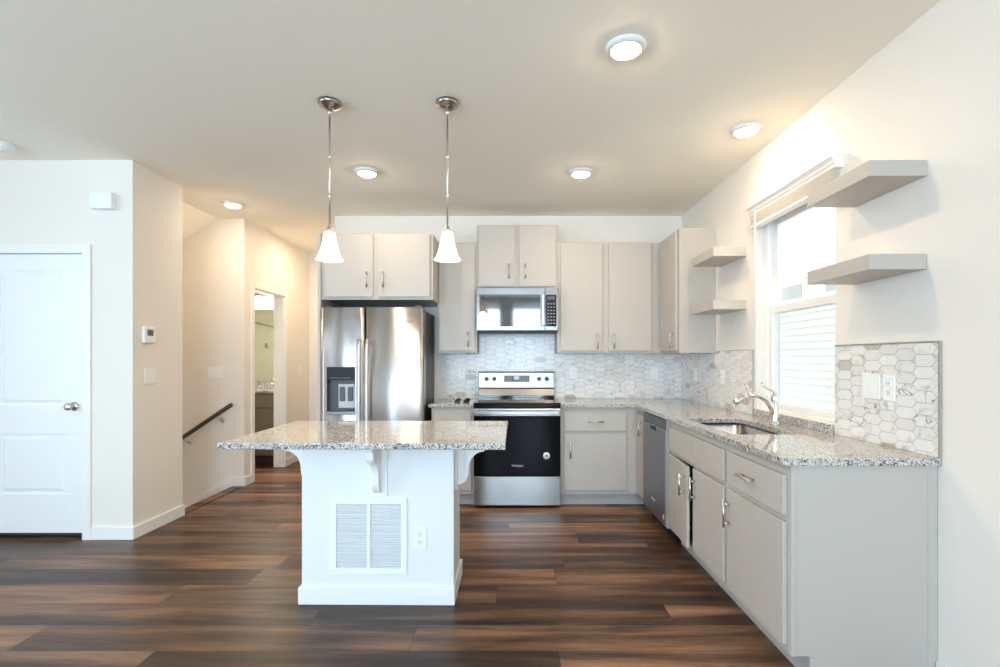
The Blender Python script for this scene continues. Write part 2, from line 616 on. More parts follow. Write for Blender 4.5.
# baseboards
def bb(name, x0, x1, y0, y1, label):
    b = BM(); box(b, x0, x1, y0, y1, 0, 0.09)
    return struct(name, b, 'trim', label, bev=0.003)
bb('baseboard_right', XR-.014, XR, YW, 2.035, 'white baseboard along the right wall')
bb('baseboard_closet_front', CX1+.058, XL+.014, YC0-.014, YC0, 'white baseboard under the closet front')
bb('baseboard_closet_side', XL, XL+.014, YC0, YC1+.012, 'white baseboard under the thermostat wall')
bb('baseboard_hall_near', XL, XL+.014, YS-.012, DY0-.06, 'short white baseboard before the bathroom door')
bb('baseboard_hall_far', XL, XL+.014, DY1+.062, YH, 'white baseboard past the bathroom door')
bb('baseboard_hall_end', XL+.014, XK, YH-.014, YH, 'white baseboard at the hall end')

# stairs going down to the left behind the closet
b = BM()
box(b, -2.84, XL-.007, YC1, YS, -0.05, 0.005)
run, rise = 0.26, 0.178
for i in range(6):
    x1 = -2.84 - run*i
    box(b, x1-run-.02, x1, YC1, YS, -rise*(i+1)-.03, -rise*(i+1))
    box(b, x1-.02, x1, YC1, YS, -rise*(i+1), -rise*i-.03 if i else -0.05)
struct('stairs', b, 'floor', 'dark wooden stairs leading down to the left')
b = BM()
prism(b, [(XL+.0, 0), (XL+.0, .096), (-2.875, .096), (-4.2, .096-1.325*.684), (-4.2, -.2-1.325*.684), (-2.84, 0)], 'y', YS-.022, YS)
struct('trim_stairs', b, 'trim', 'white skirt board stepping down along the stairs', bev=0.002)

# closet door, casing, knob
dr = Thing('door_1', (CX1, YC0, 0), 'white two-panel closet door with a satin knob', 'door', kind='structure')
b = BM()
y0, y1, z0 = YC0+.012, YC0+.047, 0.042
X0, X1, Z1 = CX0+.003, CX1-.003, CZ-.003
box(b, X0, X1, y0+.010, y1, z0, Z1)
st = .135
pz = [(z0, .325), (.76, .97), (1.945, Z1)]
for (za, zb) in pz: box(b, X0, X1, y0, y0+.010, za, zb)
for (xa, xb) in ((X0, X0+st), (X1-st, X1)):
    box(b, xa, xb, y0, y0+.010, .325, .76)
    box(b, xa, xb, y0, y0+.010, .97, 1.945)
for (za, zb) in ((.325, .76), (.97, 1.945)):       # raised field with sloping edges
    xa, xb = X0+st, X1-st
    for k in range(1):
        v = [(xa+.018, za+.018), (xb-.018, za+.018), (xb-.018, zb-.018), (xa+.018, zb-.018)]
        w = [(xa+.040, za+.040), (xb-.040, za+.040), (xb-.040, zb-.040), (xa+.040, zb-.040)]
        V = [b.verts.new((p[0], y0+.0098, p[1])) for p in v]
        Wv = [b.verts.new((p[0], y0+.003, p[1])) for p in w]
        b.faces.new(Wv)
        for i in range(4):
            b.faces.new((V[i], V[(i+1) % 4], Wv[(i+1) % 4], Wv[i]))
dr.part('door_panel', b, 'door', bev=0.0025)
b = BM()
kx, kz = -3.165, 0.962
lathe(b, [(0.0, 0), (.033, 0), (.033, -.006), (.028, -.010), (.012, -.014), (.011, -.034), (.020, -.040), (.027, -.050), (.027, -.058), (.020, -.066), (0, -.069)], (kx, y0, kz), 'y')
dr.part('door_knob', b, 'nickel', label='satin nickel round knob')
def casing(name, label, kind_pts, axis):
    b = BM()
    for q in kind_pts: box(b, *q)
    return struct(name, b, 'trim', label, bev=0.003)
casing('trim_closet_door', 'white flat casing around the closet door', [
    (CX1, CX1+.058, YC0-.016, YC0, 0, CZ+.06), (CX0-.058, CX0, YC0-.016, YC0, 0, CZ+.06), (CX0, CX1, YC0-.016, YC0, CZ, CZ+.06),
    (CX1-.003, CX1, YC0, YC0+.12, 0, CZ), (CX0, CX0+.003, YC0, YC0+.12, 0, CZ)], 'y')
b = BM(); box(b, CX0+.004, CX1-.004, YC0+.09, YC0+.10, 0.0, CZ-.01)  # added dark sheet, paints the shade in the gap under the closet door
struct('closet_shade_sheet', b, 'slot', 'dark sheet standing in for closet shade seen under the door') 
casing('trim_bathroom_door', 'white casing around the bathroom doorway', [
    (XL, XL+.016, DY0-.065, DY0, 0, DZ+.065), (XL, XL+.016, DY1, DY1+.062, 0, DZ+.065), (XL, XL+.016, DY0, DY1, DZ, DZ+.065),
    (XL-.12, XL, DY1-.015, DY1, 0, DZ), (XL-.12, XL, DY0, DY0+.015, 0, DZ), (XL-.12, XL, DY0, DY1, DZ-.015, DZ)], 'x')

# ------------------------------------------------------------------ kitchen window (single hung) + glass + screen
wn = Thing('window_1', (XR+.1, (WY0+WY1)/2, WZ0), 'white single-hung window over the sink', 'window', kind='structure')
b = BM()
fx0, fx1 = XR+.055, XR+.145
fw = .05
box(b, fx0, fx1, WY0, WY0+fw, WZ0, WZ1)
box(b, fx0, fx1, WY1-fw, WY1, WZ0, WZ1)
box(b, fx0, fx1, WY0+fw, WY1-fw, WZ0, WZ0+.022)
box(b, fx0, fx1, WY0+fw, WY1-fw, WZ1-fw, WZ1)
wn.part('window_frame', b, 'trim', bev=0.003)
MZ = 1.635
def sash(name, x0, x1, z0, z1, top, bot):
    b = BM()
    ya, yb = WY0+fw, WY1-fw
    box(b, x0, x1, ya, ya+.05, z0, z1)
    box(b, x0, x1, yb-.05, yb, z0, z1)
    box(b, x0, x1, ya+.05, yb-.05, z0, z0+bot)
    box(b, x0, x1, ya+.05, yb-.05, z1-top, z1)
    s = wn.part(name, b, 'trim', bev=0.003)
    b = BM(); xm = (x0+x1)/2
    box(b, xm-.002, xm+.002, ya+.05, yb-.05, z0+bot, z1-top)
    wn.part('pane', b, 'pane', parent=s)
sash('lower_sash', XR+.062, XR+.092, WZ0+.022, MZ+.03, .05, .028)
sash('upper_sash', XR+.098, XR+.128, MZ-.02, WZ1-fw, .04, .05)
b = BM(); box(b, XR+.134, XR+.136, WY0+fw, WY1-fw, WZ0+.022, MZ)
wn.part('insect_screen', b, 'screen')

# rear windows: frames
k = 2
for a, c in xs:
    w = Thing('window_%d' % k, ((a+c)/2, YW, zz0), 'tall living room window behind the camera', 'window', kind='structure')
    b = BM()
    box(b, a, a+.04, YW-.12, YW-.04, zz0, zz1); box(b, c-.04, c, YW-.12, YW-.04, zz0, zz1)
    box(b, a, c, YW-.12, YW-.04, zz0, zz0+.04); box(b, a, c, YW-.12, YW-.04, zz1-.04, zz1)
    box(b, a, c, YW-.10, YW-.05, 1.32, 1.36)
    w.part('window_frame', b, 'trim')
    b = BM(); box(b, a+.04, c-.04, YW-.082, YW-.078, zz0+.04, zz1-.04)
    w.part('pane', b, 'pane')
    k += 1
w = Thing('window_5', (XW, -.2, zz0), 'wide living room side window', 'window', kind='structure')
b = BM()
for ya in (-1.4, -.22, .96): box(b, XW-.10, XW-.04, ya, ya+.04, zz0, zz1)
box(b, XW-.10, XW-.04, -1.4, 1.0, zz0, zz0+.04); box(b, XW-.10, XW-.04, -1.4, 1.0, zz1-.04, zz1)
w.part('window_frame', b, 'trim')
b = BM(); box(b, XW-.072, XW-.068, -1.36, .96, zz0+.04, zz1-.04)
w.part('pane', b, 'pane')

# neighbouring house seen through the window
nh = Thing('neighbouring_house', (5.0, 8, -1.5), 'white neighbouring house with horizontal lap siding outside the window', 'house')
b = BM()
z = -1.5
while z < 4.6:
    prism(b, [(4.6, z), (4.555, z), (4.592, z+.11), (4.6, z+.11)], 'y', 2.0, 16.0)
    z += .11
box(b, 4.6, 8.6, 2.0, 16.0, -1.5, 4.6)
nh.part('siding', b, 'siding')
for (ya, yb) in ((6.85, 7.3), (7.9, 8.5)):
    b = BM(); box(b, 4.56, 4.6, ya-.08, yb+.08, 2.20, 2.56)
    wf = nh.part('window_frame', b, 'trim')
    b = BM(); box(b, 4.55, 4.56, ya, yb, 2.27, 2.49)
    nh.part('window_pane', b, 'greyglass', parent=wf)

# ------------------------------------------------------------------ cabinets
def pull(bm_, c, axis, L=0.14, n=(0, -1, 0), out=0.030):
    c = Vector(c); n = Vector(n)
    a = Vector((0, 0, 1)) if axis == 'z' else (Vector((1, 0, 0)) if axis == 'x' else Vector((0, 1, 0)))
    tube(bm_, [c+n*out-a*L/2, c+n*out+a*L/2], 0.0058, 12)
    for s in (-1, 1):
        tube(bm_, [c+a*s*(L/2-.022)-n*.0005, c+a*s*(L/2-.022)+n*out], 0.0048, 10)
    return bm_

def front(T, name, x0, x1, z0, z1, y, th=.019, handle=None, m='cab', facing='-y'):
    """door or drawer front. facing -y: spans x; facing -x: spans y (x0,x1 are y there, y is the x of the face)"""
    b = BM()
    if facing == '-y': box(b, x0, x1, y, y+th, z0, z1)
    else: box(b, y, y+th, x0, x1, z0, z1)
    d = T.part(name, b, m, bev=0.0035)
    if handle:
        u, zc, ax = handle
        hb = BM()
        if facing == '-y': pull(hb, (u, y, zc), ax, n=(0, -1, 0))
        else: pull(hb, (y, u, zc), 'y' if ax == 'x' else 'z', n=(-1, 0, 0))
        T.part('handle', hb, 'nickel', parent=d, label='nickel bar pull')
    return d

UZ0, UZ1 = 1.362, 2.408
UF = YB-.305            # frame plane of wall cabinets
UD = UF-.020            # door plane
def carcass(T, x0, x1, y0, y1, z0, z1, name='carcass'):
    b = BM(); box(b, x0, x1, y0, y1, z0, z1)
    return T.part(name, b, 'cab', bev=0.0015)

G = 'greige wall cabinets'
# narrow wall cabinet left of the microwave
t = Thing('wall_cabinet', (-.505, YB-.002, UZ0), 'narrow single-door greige wall cabinet between refrigerator and microwave', 'cabinet', G)
carcass(t, -.690, -.3145, UF, YB-.002, UZ0, UZ1)
front(t, 'door', -.672, -.333, UZ0+.02, UZ1-.018, UD, handle=(-.397, 1.49, 'z'))
# above microwave
t = Thing('wall_cabinet', (.065, YB-.002, 1.975), 'short two-door greige wall cabinet above the microwave', 'cabinet', G)
carcass(t, -.3135, .4435, UF, YB-.002, 1.972, 2.575)
front(t, 'door', -.298, .045, 1.988, 2.560, UD, handle=(-.012, 2.13, 'z'))
front(t, 'door', .085, .430, 1.988, 2.560, UD, handle=(.142, 2.13, 'z'))
# right pair
t = Thing('wall_cabinet', (.93, YB-.002, UZ0), 'wide two-door greige wall cabinet right of the microwave', 'cabinet', G)
carcass(t, .4445, 1.4205, UF, YB-.002, UZ0, UZ1)
front(t, 'door', .474, .872, UZ0+.02, UZ1-.018, UD, handle=(.822, 1.47, 'z'))
front(t, 'door', .928, 1.332, UZ0+.02, UZ1-.018, UD, handle=(.978, 1.47, 'z'))
# right wall cabinet
t = Thing('wall_cabinet', (XR-.002, 4.5, UZ0), 'greige corner wall cabinet on the window wall with a side-facing door', 'cabinet', G)
carcass(t, 1.421, XR-.002, 4.245, YB-.308, UZ0-.006, UZ1-.002)
front(t, 'door', 4.285, 4.735, UZ0+.014, UZ1-.018, 1.401, facing='-x', handle=(4.345, 1.47, 'z'))
# above the refrigerator
FY = 4.43
t = Thing('wall_cabinet', (-1.17, YB-.002, 1.827), 'deep two-door greige cabinet above the refrigerator', 'cabinet', G)
carcass(t, -1.662, -.680, FY+.020, YB-.002, 1.827, 2.410)
front(t, 'door', -1.632, -1.205, 1.850, 2.395, FY, handle=(-1.255, 2.00, 'z'))
front(t, 'door', -1.163, -.706, 1.850, 2.395, FY, handle=(-1.112, 2.00, 'z'))
b = BM(); box(b, -1.690, -1.664, FY, YB-.002, 0, 2.410)
t.part('side_panel', b, 'cab', bev=0.0015)

# base cabinets, back run
BF = 4.49; BD = BF-.019
DZ0, DZ1, OZ0, OZ1 = .665, .832, .140, .640
G2 = 'greige base cabinets'
def base_back(x0, x1, doors, label):
    t = Thing('base_cabinet', ((x0+x1)/2, BF, 0), label, 'cabinet', G2)
    carcass(t, x0, x1, BF, YB-.002, .105, (CB-.002))
    b = BM(); box(b, x0, x1+(.074 if x1 > 1 else 0), BF+.055, BF+.07, 0, .105)
    t.part('toe_kick', b, 'toe')
    b = BM(); box(b, x0+.002, x1-.002, BF+.0705, YB-.004, .0, .1045)
    t.part('plinth', b, 'cabin')
    return t
t = base_back(-.700, -.325, 1, 'narrow greige base cabinet between refrigerator and range')
front(t, 'drawer', -.680, -.345, DZ0, DZ1, BD, handle=(-.512, .75, 'x'))
front(t, 'door', -.680, -.345, OZ0, OZ1, BD, handle=(-.39, .56, 'z'))
t = base_back(.4445, 1.131, 1, 'greige base cabinet with drawer over door, right of the range')
front(t, 'drawer', .476, 1.030, DZ0, DZ1, BD, handle=(.755, .752, 'x'))
front(t, 'door', .476, 1.030, OZ0, OZ1, BD, handle=(.530, .50, 'z'))

# base cabinets, window run (faces look to -x)
RF = 1.132; RD = RF-.019
YE = 2.039
def base_right(y0, y1, label, x1=XR-.002):
    t = Thing('base_cabinet', (RF, (y0+y1)/2, 0), label, 'cabinet', G2)
    b = BM(); box(b, RF, x1, y0, y1, .105, (CB-.002))
    t.part('carcass', b, 'cab', bev=0.0015)
    b = BM(); box(b, RF+.075, RF+.09, y0, y1, 0, .105)
    t.part('toe_kick', b, 'toe')
    b = BM(); box(b, RF+.0905, x1-.002, y0+.002, y1-.002, 0, .1045)
    t.part('plinth', b, 'cabin')
    return t
t = base_right(4.205, 4.488, 'slim greige corner base cabinet beside the dishwasher')
front(t, 'door', 4.225, 4.462, OZ0, DZ1, RD, facing='-x', handle=(4.275, .72, 'z'))
# sink base: hollow so that the bowl fits in
t = Thing('base_cabinet', (RF, 3.09, 0), 'greige sink base cabinet under the window, left door ajar', 'cabinet', G2)
y0, y1 = 2.623, 3.568
b = BM()
box(b, RF, XR-.002, y0, y0+.018, .105, (CB-.002)); box(b, RF, XR-.002, y1-.018, y1, .105, (CB-.002))
box(b, RF+.02, XR-.002, y0+.018, y1-.018, .105, .123); box(b, XR-.010, XR-.002, y0+.018, y1-.018, .123, (CB-.002))
box(b, RF, RF+.02, y0+.018, y1-.018, .80, (CB-.002)); box(b, RF, RF+.02, y0+.018, y1-.018, .640, .668)
box(b, RF, RF+.02, y0+.018, y0+.036, .105, .64); box(b, RF, RF+.02, y1-.036, y1-.018, .105, .64)
box(b, RF, RF+.02, y0+.036, y1-.036, .105, .150)
t.part('carcass', b, 'cab')
b = BM(); box(b, RF+.075, RF+.09, y0, y1, 0, .105)
t.part('toe_kick', b, 'toe')
front(t, 'false_drawer', 3.110, 3.549, DZ0, DZ1, RD, facing='-x')
front(t, 'false_drawer', 2.640, 3.090, DZ0, DZ1, RD, facing='-x')
front(t, 'door', 2.640, 3.085, OZ0, OZ1, RD, facing='-x', handle=(3.045, .52, 'z'))
# ajar far door: hinged at its far edge
hx, hy = RF-.001, 3.549
b = BM(); box(b, RD, RD+.019, 3.110, 3.549, OZ0, OZ1)
mtx = Matrix.Translation((hx, hy, 0)) @ Matrix.Rotation(-math.radians(3.5), 4, 'Z') @ Matrix.Translation((-hx, -hy, 0))
bmesh.ops.transform(b, matrix=mtx, verts=b.verts)
d = t.part('door', b, 'cab', bev=0.0035)
hb = pull(BM(), (RD, 3.165, .52), 'z', n=(-1, 0, 0))
bmesh.ops.transform(hb, matrix=mtx, verts=hb.verts)
t.part('handle', hb, 'nickel', parent=d, label='nickel bar pull')
# drawer base with finished end
t = base_right(YE+.012, 2.622, 'greige base cabinet at the open end of the window run')
front(t, 'drawer', 2.063, 2.605, DZ0, DZ1, RD, facing='-x', handle=(2.36, .752, 'x'))
front(t, 'door', 2.063, 2.605, OZ0, OZ1, RD, facing='-x', handle=(2.565, .52, 'z'))
b = BM()
prism(b, [(RF, .105), (RF+.075, .105), (RF+.075, 0), (1.685, 0), (1.685, (CB-.002)), (RF, (CB-.002))], 'y', YE, YE+.0115)
box(b, RF, RF+.018, YE-.004, YE, .105, (CB-.002))
t.part('end_panel', b, 'cab', bev=0.001)
b = BM(); box(b, RF+.075, RF+.093, YE-.005, YE, 0, .102)
t.part('toe_return', b, 'cab', bev=0.001)
b = BM(); box(b, 1.686, XR-.002, YE, YE+.011, 0, (CB-.002))
t.part('scribe_strip', b, 'cab', bev=0.002)

# ------------------------------------------------------------------ countertops
b = BM()
box(b, -.722, -.324, BD-.025, YB-.002, CB, CT)
o = obj('countertop', b, 'granite', bev=0.005)
tag(o, 'short speckled granite countertop between refrigerator and range', 'countertop', 'speckled granite countertops')

# L-shaped top with the sink cut-out
ct = Thing('countertop', (1.4, 3.5, CB), 'long L-shaped speckled granite countertop holding the sink', 'countertop', 'speckled granite countertops')
XC, YE2 = 1.098, 2.019
SX0, SX1, SY0, SY1 = 1.178, 1.535, 2.665, 3.385
def rrect(x0, x1, y0, y1, r, n=6):
    pts = []
    for cx, cy, a0 in ((x1-r, y1-r, 0), (x0+r, y1-r, 90), (x0+r, y0+r, 180), (x1-r, y0+r, 270)):
        for i in range(n+1):
            a = math.radians(a0+90*i/n)
            pts.append((cx+r*math.cos(a), cy+r*math.sin(a)))
    return pts
outer = [(.444, YB-.002), (.444, BD-.025), (XC, BD-.025)]
rc = .03
outer += [(XC, YE2+rc)] + [(XC+rc-rc*math.cos(a), YE2+rc-rc*math.sin(a)) for a in (PI/8, PI/4, 3*PI/8)] + [(XC+rc, YE2)]
outer += [(XR-.002, YE2), (XR-.002, YB-.002)]
hole = rrect(SX0, SX1, SY0, SY1, .05)
b = BM()
es = []
for loop in (outer, hole):
    vs = [b.verts.new((x, y, CT)) for x, y in loop]
    es += [b.edges.new((vs[i], vs[(i+1) % len(vs)])) for i in range(len(vs))]
res = bmesh.ops.triangle_fill(b, use_beauty=True, edges=es, normal=(0, 0, 1))
bmesh.ops.recalc_face_normals(b, faces=b.faces)
top = list(b.faces)
ext = bmesh.ops.extrude_face_region(b, geom=top)
bmesh.ops.translate(b, verts=[g for g in ext['geom'] if isinstance(g, bmesh.types.BMVert)], vec=(0, 0, CB-CT))
ct.part('slab', b, 'granite', bev=0.005)
b = BM(); box(b, XR-.022, XR-.002, WY0+.003, WY1-.003, CT, WZ0)
ct.part('upstand', b, 'granite', bev=0.002)

# sink
sk = Thing('sink', (1.365, 3.05, .69), 'undermount stainless sink set in the granite below the window', 'sink')
b = BM()
def loopv(pts, z): return [b.verts.new((x, y, z)) for x, y in pts]
rim = rrect(SX0-.012, SX1+.012, SY0-.012, SY1+.012, .062)
inn = rrect(SX0-.004, SX1+.004, SY0-.004, SY1+.004, .054)
low = rrect(SX0+.012, SX1-.012, SY0+.012, SY1-.012, .06)
flo = rrect(SX0+.05, SX1-.05, SY0+.05, SY1-.05, .05)
Ls = [loopv(rim, CB-.0015), loopv(inn, CB-.0015), loopv(low, .715), loopv(flo, .70)]
for A, B2 in zip(Ls, Ls[1:]):
    for i in range(len(A)):
        f = b.faces.new((A[i], A[(i+1) % len(A)], B2[(i+1) % len(A)], B2[i])); f.smooth = True
b.faces.new(Ls[-1])
p = sk.part('bowl', b, 'steel_sink')
sm = p.modifiers.new('solid', 'SOLIDIFY'); sm.thickness = .002; sm.offset = -1
b = BM(); lathe(b, [(.0, .7035), (.02, .7035), (.024, .705), (.043, .7045), (.045, .7005)], (1.365, 3.05, 0))
sk.part('drain', b, 'chrome')
# faucet
CT_ = CT+.0006
fc = Thing('faucet', (1.604, 3.06, CT_), 'chrome single-lever pull-out faucet behind the sink', 'faucet')
b = BM()
lathe(b, [(.0, CT_), (.030, CT_), (.030, CT+.006), (.024, CT+.016), (.021, CT+.030), (.0195, 1.03), (.021, 1.048), (.023, 1.072), (.020, 1.088), (0, 1.093)], (1.604, 3.06, 0))
fc.part('body', b, 'chrome')
b = BM()
tube(b, [(1.596, 3.06, 0.9710), (1.580, 3.06, 1.0160), (1.555, 3.06, 1.0540), (1.520, 3.06, 1.0780), (1.480, 3.06, 1.0890), (1.440, 3.06, 1.0850)], [.017, .018, .018, .0175, .017, .0165], 20)
fc.part('spout', b, 'chrome')
b = BM()
tube(b, [(1.4405, 3.06, 1.0850), (1.415, 3.06, 1.0760), (1.392, 3.06, 1.0620), (1.370, 3.06, 1.0460), (1.360, 3.06, 1.0380)], [.0175, .020, .021, .0215, .018], 20)
fc.part('spray_head', b, 'chrome')
b = BM()
tube(b, [(1.604, 3.06, 1.0910), (1.598, 3.06, 1.1080), (1.575, 3.06, 1.1210), (1.545, 3.06, 1.1340), (1.528, 3.06, 1.1460), (1.522, 3.06, 1.1620)], [.013, .010, .008, .0075, .0075, .006], 14)
fc.part('lever', b, 'chrome')

# ------------------------------------------------------------------ tile backsplashes
def hex_tiles(T, u0, u1, v0, v1, put, odd=.03, seed=1):
    """elongated hexagon tiles cut to the rectangle (u0,u1)x(v0,v1); put(u,v,d) -> world point, d = distance off the wall"""
    R = random.Random(seed)
    b = BM()
    lay = b.loops.layers.float_color.new('tile')
    pu, pv, tip, gap = .100, .0505, .0245, .0015
    i0, i1 = int((u0)/pu)-2, int((u1)/pu)+2
    def clip(poly, ax, lim, keep_less):
        out = []
        for i in range(len(poly)):
            p, q = poly[i], poly[(i+1) % len(poly)]
            ip = (p[ax] <= lim) if keep_less else (p[ax] >= lim)
            iq = (q[ax] <= lim) if keep_less else (q[ax] >= lim)
            if ip: out.append(p)
            if ip != iq:
                tt = (lim-p[ax])/(q[ax]-p[ax])
                out.append((p[0]+(q[0]-p[0])*tt, p[1]+(q[1]-p[1])*tt))
        return out
    for i in range(i0, i1+1):
        for j in range(-1, int((v1-v0)/pv)+3):
            cu = i*pu
            cv = v0 + j*pv + (pv/2 if i % 2 else 0) + .012
            h = pv/2-gap
            a = pu/2+tip/2-gap*1.4
            c = pu/2-tip/2-gap*.4
            poly = [(cu-a, cv), (cu-c, cv-h), (cu+c, cv-h), (cu+a, cv), (cu+c, cv+h), (cu-c, cv+h)]
            for ax, lim, less in ((0, u0, 0), (0, u1, 1), (1, v0, 0), (1, v1, 1)):
                poly = clip(poly, ax, lim, less)
                if len(poly) < 3: break
            if len(poly) < 3: continue
            ar = abs(sum(poly[q][0]*poly[(q+1) % len(poly)][1]-poly[(q+1) % len(poly)][0]*poly[q][1] for q in range(len(poly))))/2
            if ar < 2e-5: continue
            tn = R.random()*.88 if R.random() > odd else .93+.07*R.random()
            col = (tn, R.random(), R.random(), 1)
            bot = [b.verts.new(put(p[0], p[1], .004)) for p in poly]
            tp = [b.verts.new(put(p[0], p[1], .0075)) for p in poly]
            fs = [b.faces.new(tp)]
            for q in range(len(poly)):
                fs.append(b.faces.new((bot[q], bot[(q+1) % len(poly)], tp[(q+1) % len(poly)], tp[q])))
            for f in fs:
                for l in f.loops: l[lay] = col
    return T.part('tiles', b, 'marble')
BG = 'marble hexagon tile backsplashes'
t = Thing('tile_backsplash', (0, YB, CT), 'wide marble hexagon tile backsplash behind the range', 'backsplash', BG)
xa, xb = -.687, XR-.006
b = BM(); box(b, xa, xb, YB-.005, YB-.0005, CT+.001, 1.56)
t.part('grout', b, 'grout')
hex_tiles(t, xa, xb, CT+.001, 1.56, lambda u, v, d: (u, YB-d, v), seed=3)
t = Thing('tile_backsplash', (XR, 4.3, CT), 'marble hexagon tile backsplash in the corner left of the window', 'backsplash', BG)
ya, yb = 3.588, YB-.008
b = BM(); box(b, XR-.005, XR-.0005, ya, yb, CT+.001, 1.368)
t.part('grout', b, 'grout')
hex_tiles(t, ya, yb, CT+.001, 1.368, lambda u, v, d: (XR-d, u, v), odd=.05, seed=5)
b = BM(); box(b, XR-.009, XR-.0005, ya-.004, ya, CT+.001, 1.372); box(b, XR-.009, XR-.0005, ya, 4.244, 1.368, 1.372)
t.part('edge_trim', b, 'metaltrim')
t = Thing('tile_backsplash', (XR, 2.35, CT), 'marble hexagon tile backsplash at the counter end right of the window', 'backsplash', BG)
ya, yb = 2.027, 2.679
b = BM(); box(b, XR-.005, XR-.0005, ya, yb, CT+.001, 1.372)
t.part('grout', b, 'grout')
hex_tiles(t, ya, yb, CT+.001, 1.372, lambda u, v, d: (XR-d, u, v), odd=.06, seed=11)
b = BM(); box(b, XR-.010, XR-.0005, ya-.006, ya, CT+.001, 1.378); box(b, XR-.010, XR-.0005, ya, yb, 1.372, 1.378)
t.part('edge_trim', b, 'metaltrim')

# ------------------------------------------------------------------ refrigerator
fr = Thing('refrigerator', (-1.205, 4.75, 0), 'stainless side-by-side refrigerator with water dispenser', 'refrigerator')
b = BM(); box(b, -1.650, -.757, 4.512, 5.04, .03, 1.735)
fr.part('body', b, 'fridgeside', bev=.004)
b = BM(); box(b, -1.64, -.765, 4.46, 4.51, .015, .085)
fr.part('base_grille', b, 'blackplastic')
FZ0, FZ1 = .095, 1.752
def fridge_door(x0, x1, hole=None):
    b = BM()
    w = x1-x0
    N = 24
    xsn = [x0+w*i/N for i in range(N+1)]
    zs = [FZ0, FZ1]
    if hole:
        xsn = sorted(set([round(x, 5) for x in xsn if abs(x-hole[0]) > .006 and abs(x-hole[1]) > .006] + [hole[0], hole[1]]))
        zs = [FZ0, hole[2], hole[3], FZ1]
    def yf(x):
        t_ = (x-x0)/w
        e = min(t_, 1-t_)*w
        y = 4.400 - .006*(1-(2*t_-1)**2) + .0025*math.sin(t_*9.0+.6)
        if e < .018: y += .018*(1-math.sqrt(max(0, 1-((.018-e)/.018)**2)))
        return y
    Fv = [[b.verts.new((x, yf(x), z)) for x in xsn] for z in zs]
    n = len(xsn)
    for zi in range(len(zs)-1):
        for i in range(n-1):
            if hole and zi == 1 and xsn[i] >= hole[0]-1e-6 and xsn[i+1] <= hole[1]+1e-6: continue
            f = b.faces.new((Fv[zi][i], Fv[zi][i+1], Fv[zi+1][i+1], Fv[zi+1][i])); f.smooth = True
    bk = [[b.verts.new((x, 4.505, z)) for x in (x0, x1)] for z in (FZ0, FZ1)]
    b.faces.new((bk[0][0], bk[1][0], bk[1][1], bk[0][1]))
    b.faces.new([Fv[-1][i] for i in range(n)] + [bk[1][1], bk[1][0]])
    b.faces.new([Fv[0][i] for i in range(n)] + [bk[0][1], bk[0][0]])
    b.faces.new([Fv[k][0] for k in range(len(zs))] + [bk[1][0], bk[0][0]])
    b.faces.new([Fv[k][-1] for k in range(len(zs))] + [bk[1][1], bk[0][1]])
    return b
DHX0, DHX1, DHZ0, DHZ1 = -1.596, -1.352, .850, 1.236
dl = fr.part('freezer_door', fridge_door(-1.655, -1.273, (DHX0, DHX1, DHZ0, DHZ1)), 'steel_v')
drr = fr.part('refrigerator_door', fridge_door(-1.266, -.755), 'steel_v')
# dispenser recess
b = BM()
yy0, yy1 = 4.391, 4.465
def quad(*p): b.faces.new([b.verts.new(q) for q in p])
x0, x1, z0, z1 = DHX0, DHX1, DHZ0, DHZ1
quad((x0, yy1, z0), (x1, yy1, z0), (x1, yy1, z1), (x0, yy1, z1))
quad((x0, yy0, z0), (x0, yy1, z0), (x0, yy1, z1), (x0, yy0, z1))
quad((x1, yy0, z0), (x1, yy1, z0), (x1, yy1, z1), (x1, yy0, z1))
quad((x0, yy0, z0), (x1, yy0, z0), (x1, yy1, z0), (x0, yy1, z0))
quad((x0, yy0, z1), (x1, yy0, z1), (x1, yy1, z1), (x0, yy1, z1))
bmesh.ops.remove_doubles(b, verts=b.verts, dist=1e-5)
dp = fr.part('dispenser', b, 'greyplastic', parent=dl, label='dark grey dispenser recess')
b = BM(); box(b, x0+.002, x1-.002, 4.388, 4.46, 1.125, z1-.002)
fr.part('control_panel', b, 'blackplastic', parent=dl, bev=.003, label='black dispenser control panel')
b = BM(); box(b, x0+.085, x1-.006, 4.440, 4.462, .875, 1.085)
fr.part('water_tray', b, 'palegrey', parent=dl, bev=.004)
b = BM()
for xa in (x0+.098, x0+.170): box(b, xa, xa+.046, 4.428, 4.440, .935, 1.06)
fr.part('dispenser_paddles', b, 'greyplastic', parent=dl, bev=.004)
b = BM(); box(b, x0-.004, x1+.004, 4.383, 4.395, z0-.030, z0)
fr.part('dispenser_shelf', b, 'steel', parent=dl, bev=.003)
b = BM()
for k in range(9): box(b, x0+.035+.020*k, x0+.047+.020*k, 4.3872, 4.3882, 1.137, 1.143)
fr.part('control_marks', b, 'key', parent=dl)
for door, hx in ((dl, -1.302), (drr, -1.234)):
    b = BM()
    tube(b, [(hx, 4.352, 1.475), (hx, 4.342, 1.40), (hx, 4.338, 1.05), (hx, 4.342, .60), (hx, 4.352, .50)], [.014, .016, .016, .016, .014], 16, flat=1.15)
    for zc in (1.455, .52): tube(b, [(hx, 4.352, zc), (hx, 4.398, zc)], .010, 12)
    fr.part('handle', b, 'steel_v', parent=door)
b = BM()
for xc in (-1.60, -.81): box(b, xc-.03, xc+.03, 4.44, 4.56, 1.753, 1.772)
box(b, -1.655, -.755, 4.506, 4.512, .10, 1.735)
fr.part('hinge_cover', b, 'fridgeside', bev=.003)
RX = Matrix.Rotation(PI/2, 4, 'X')
fr.part('brand_mark', text_bm('Whirlpool', .026, Matrix.Translation((-.905, 4.3945, 1.632)) @ RX), 'midgrey', parent=drr)

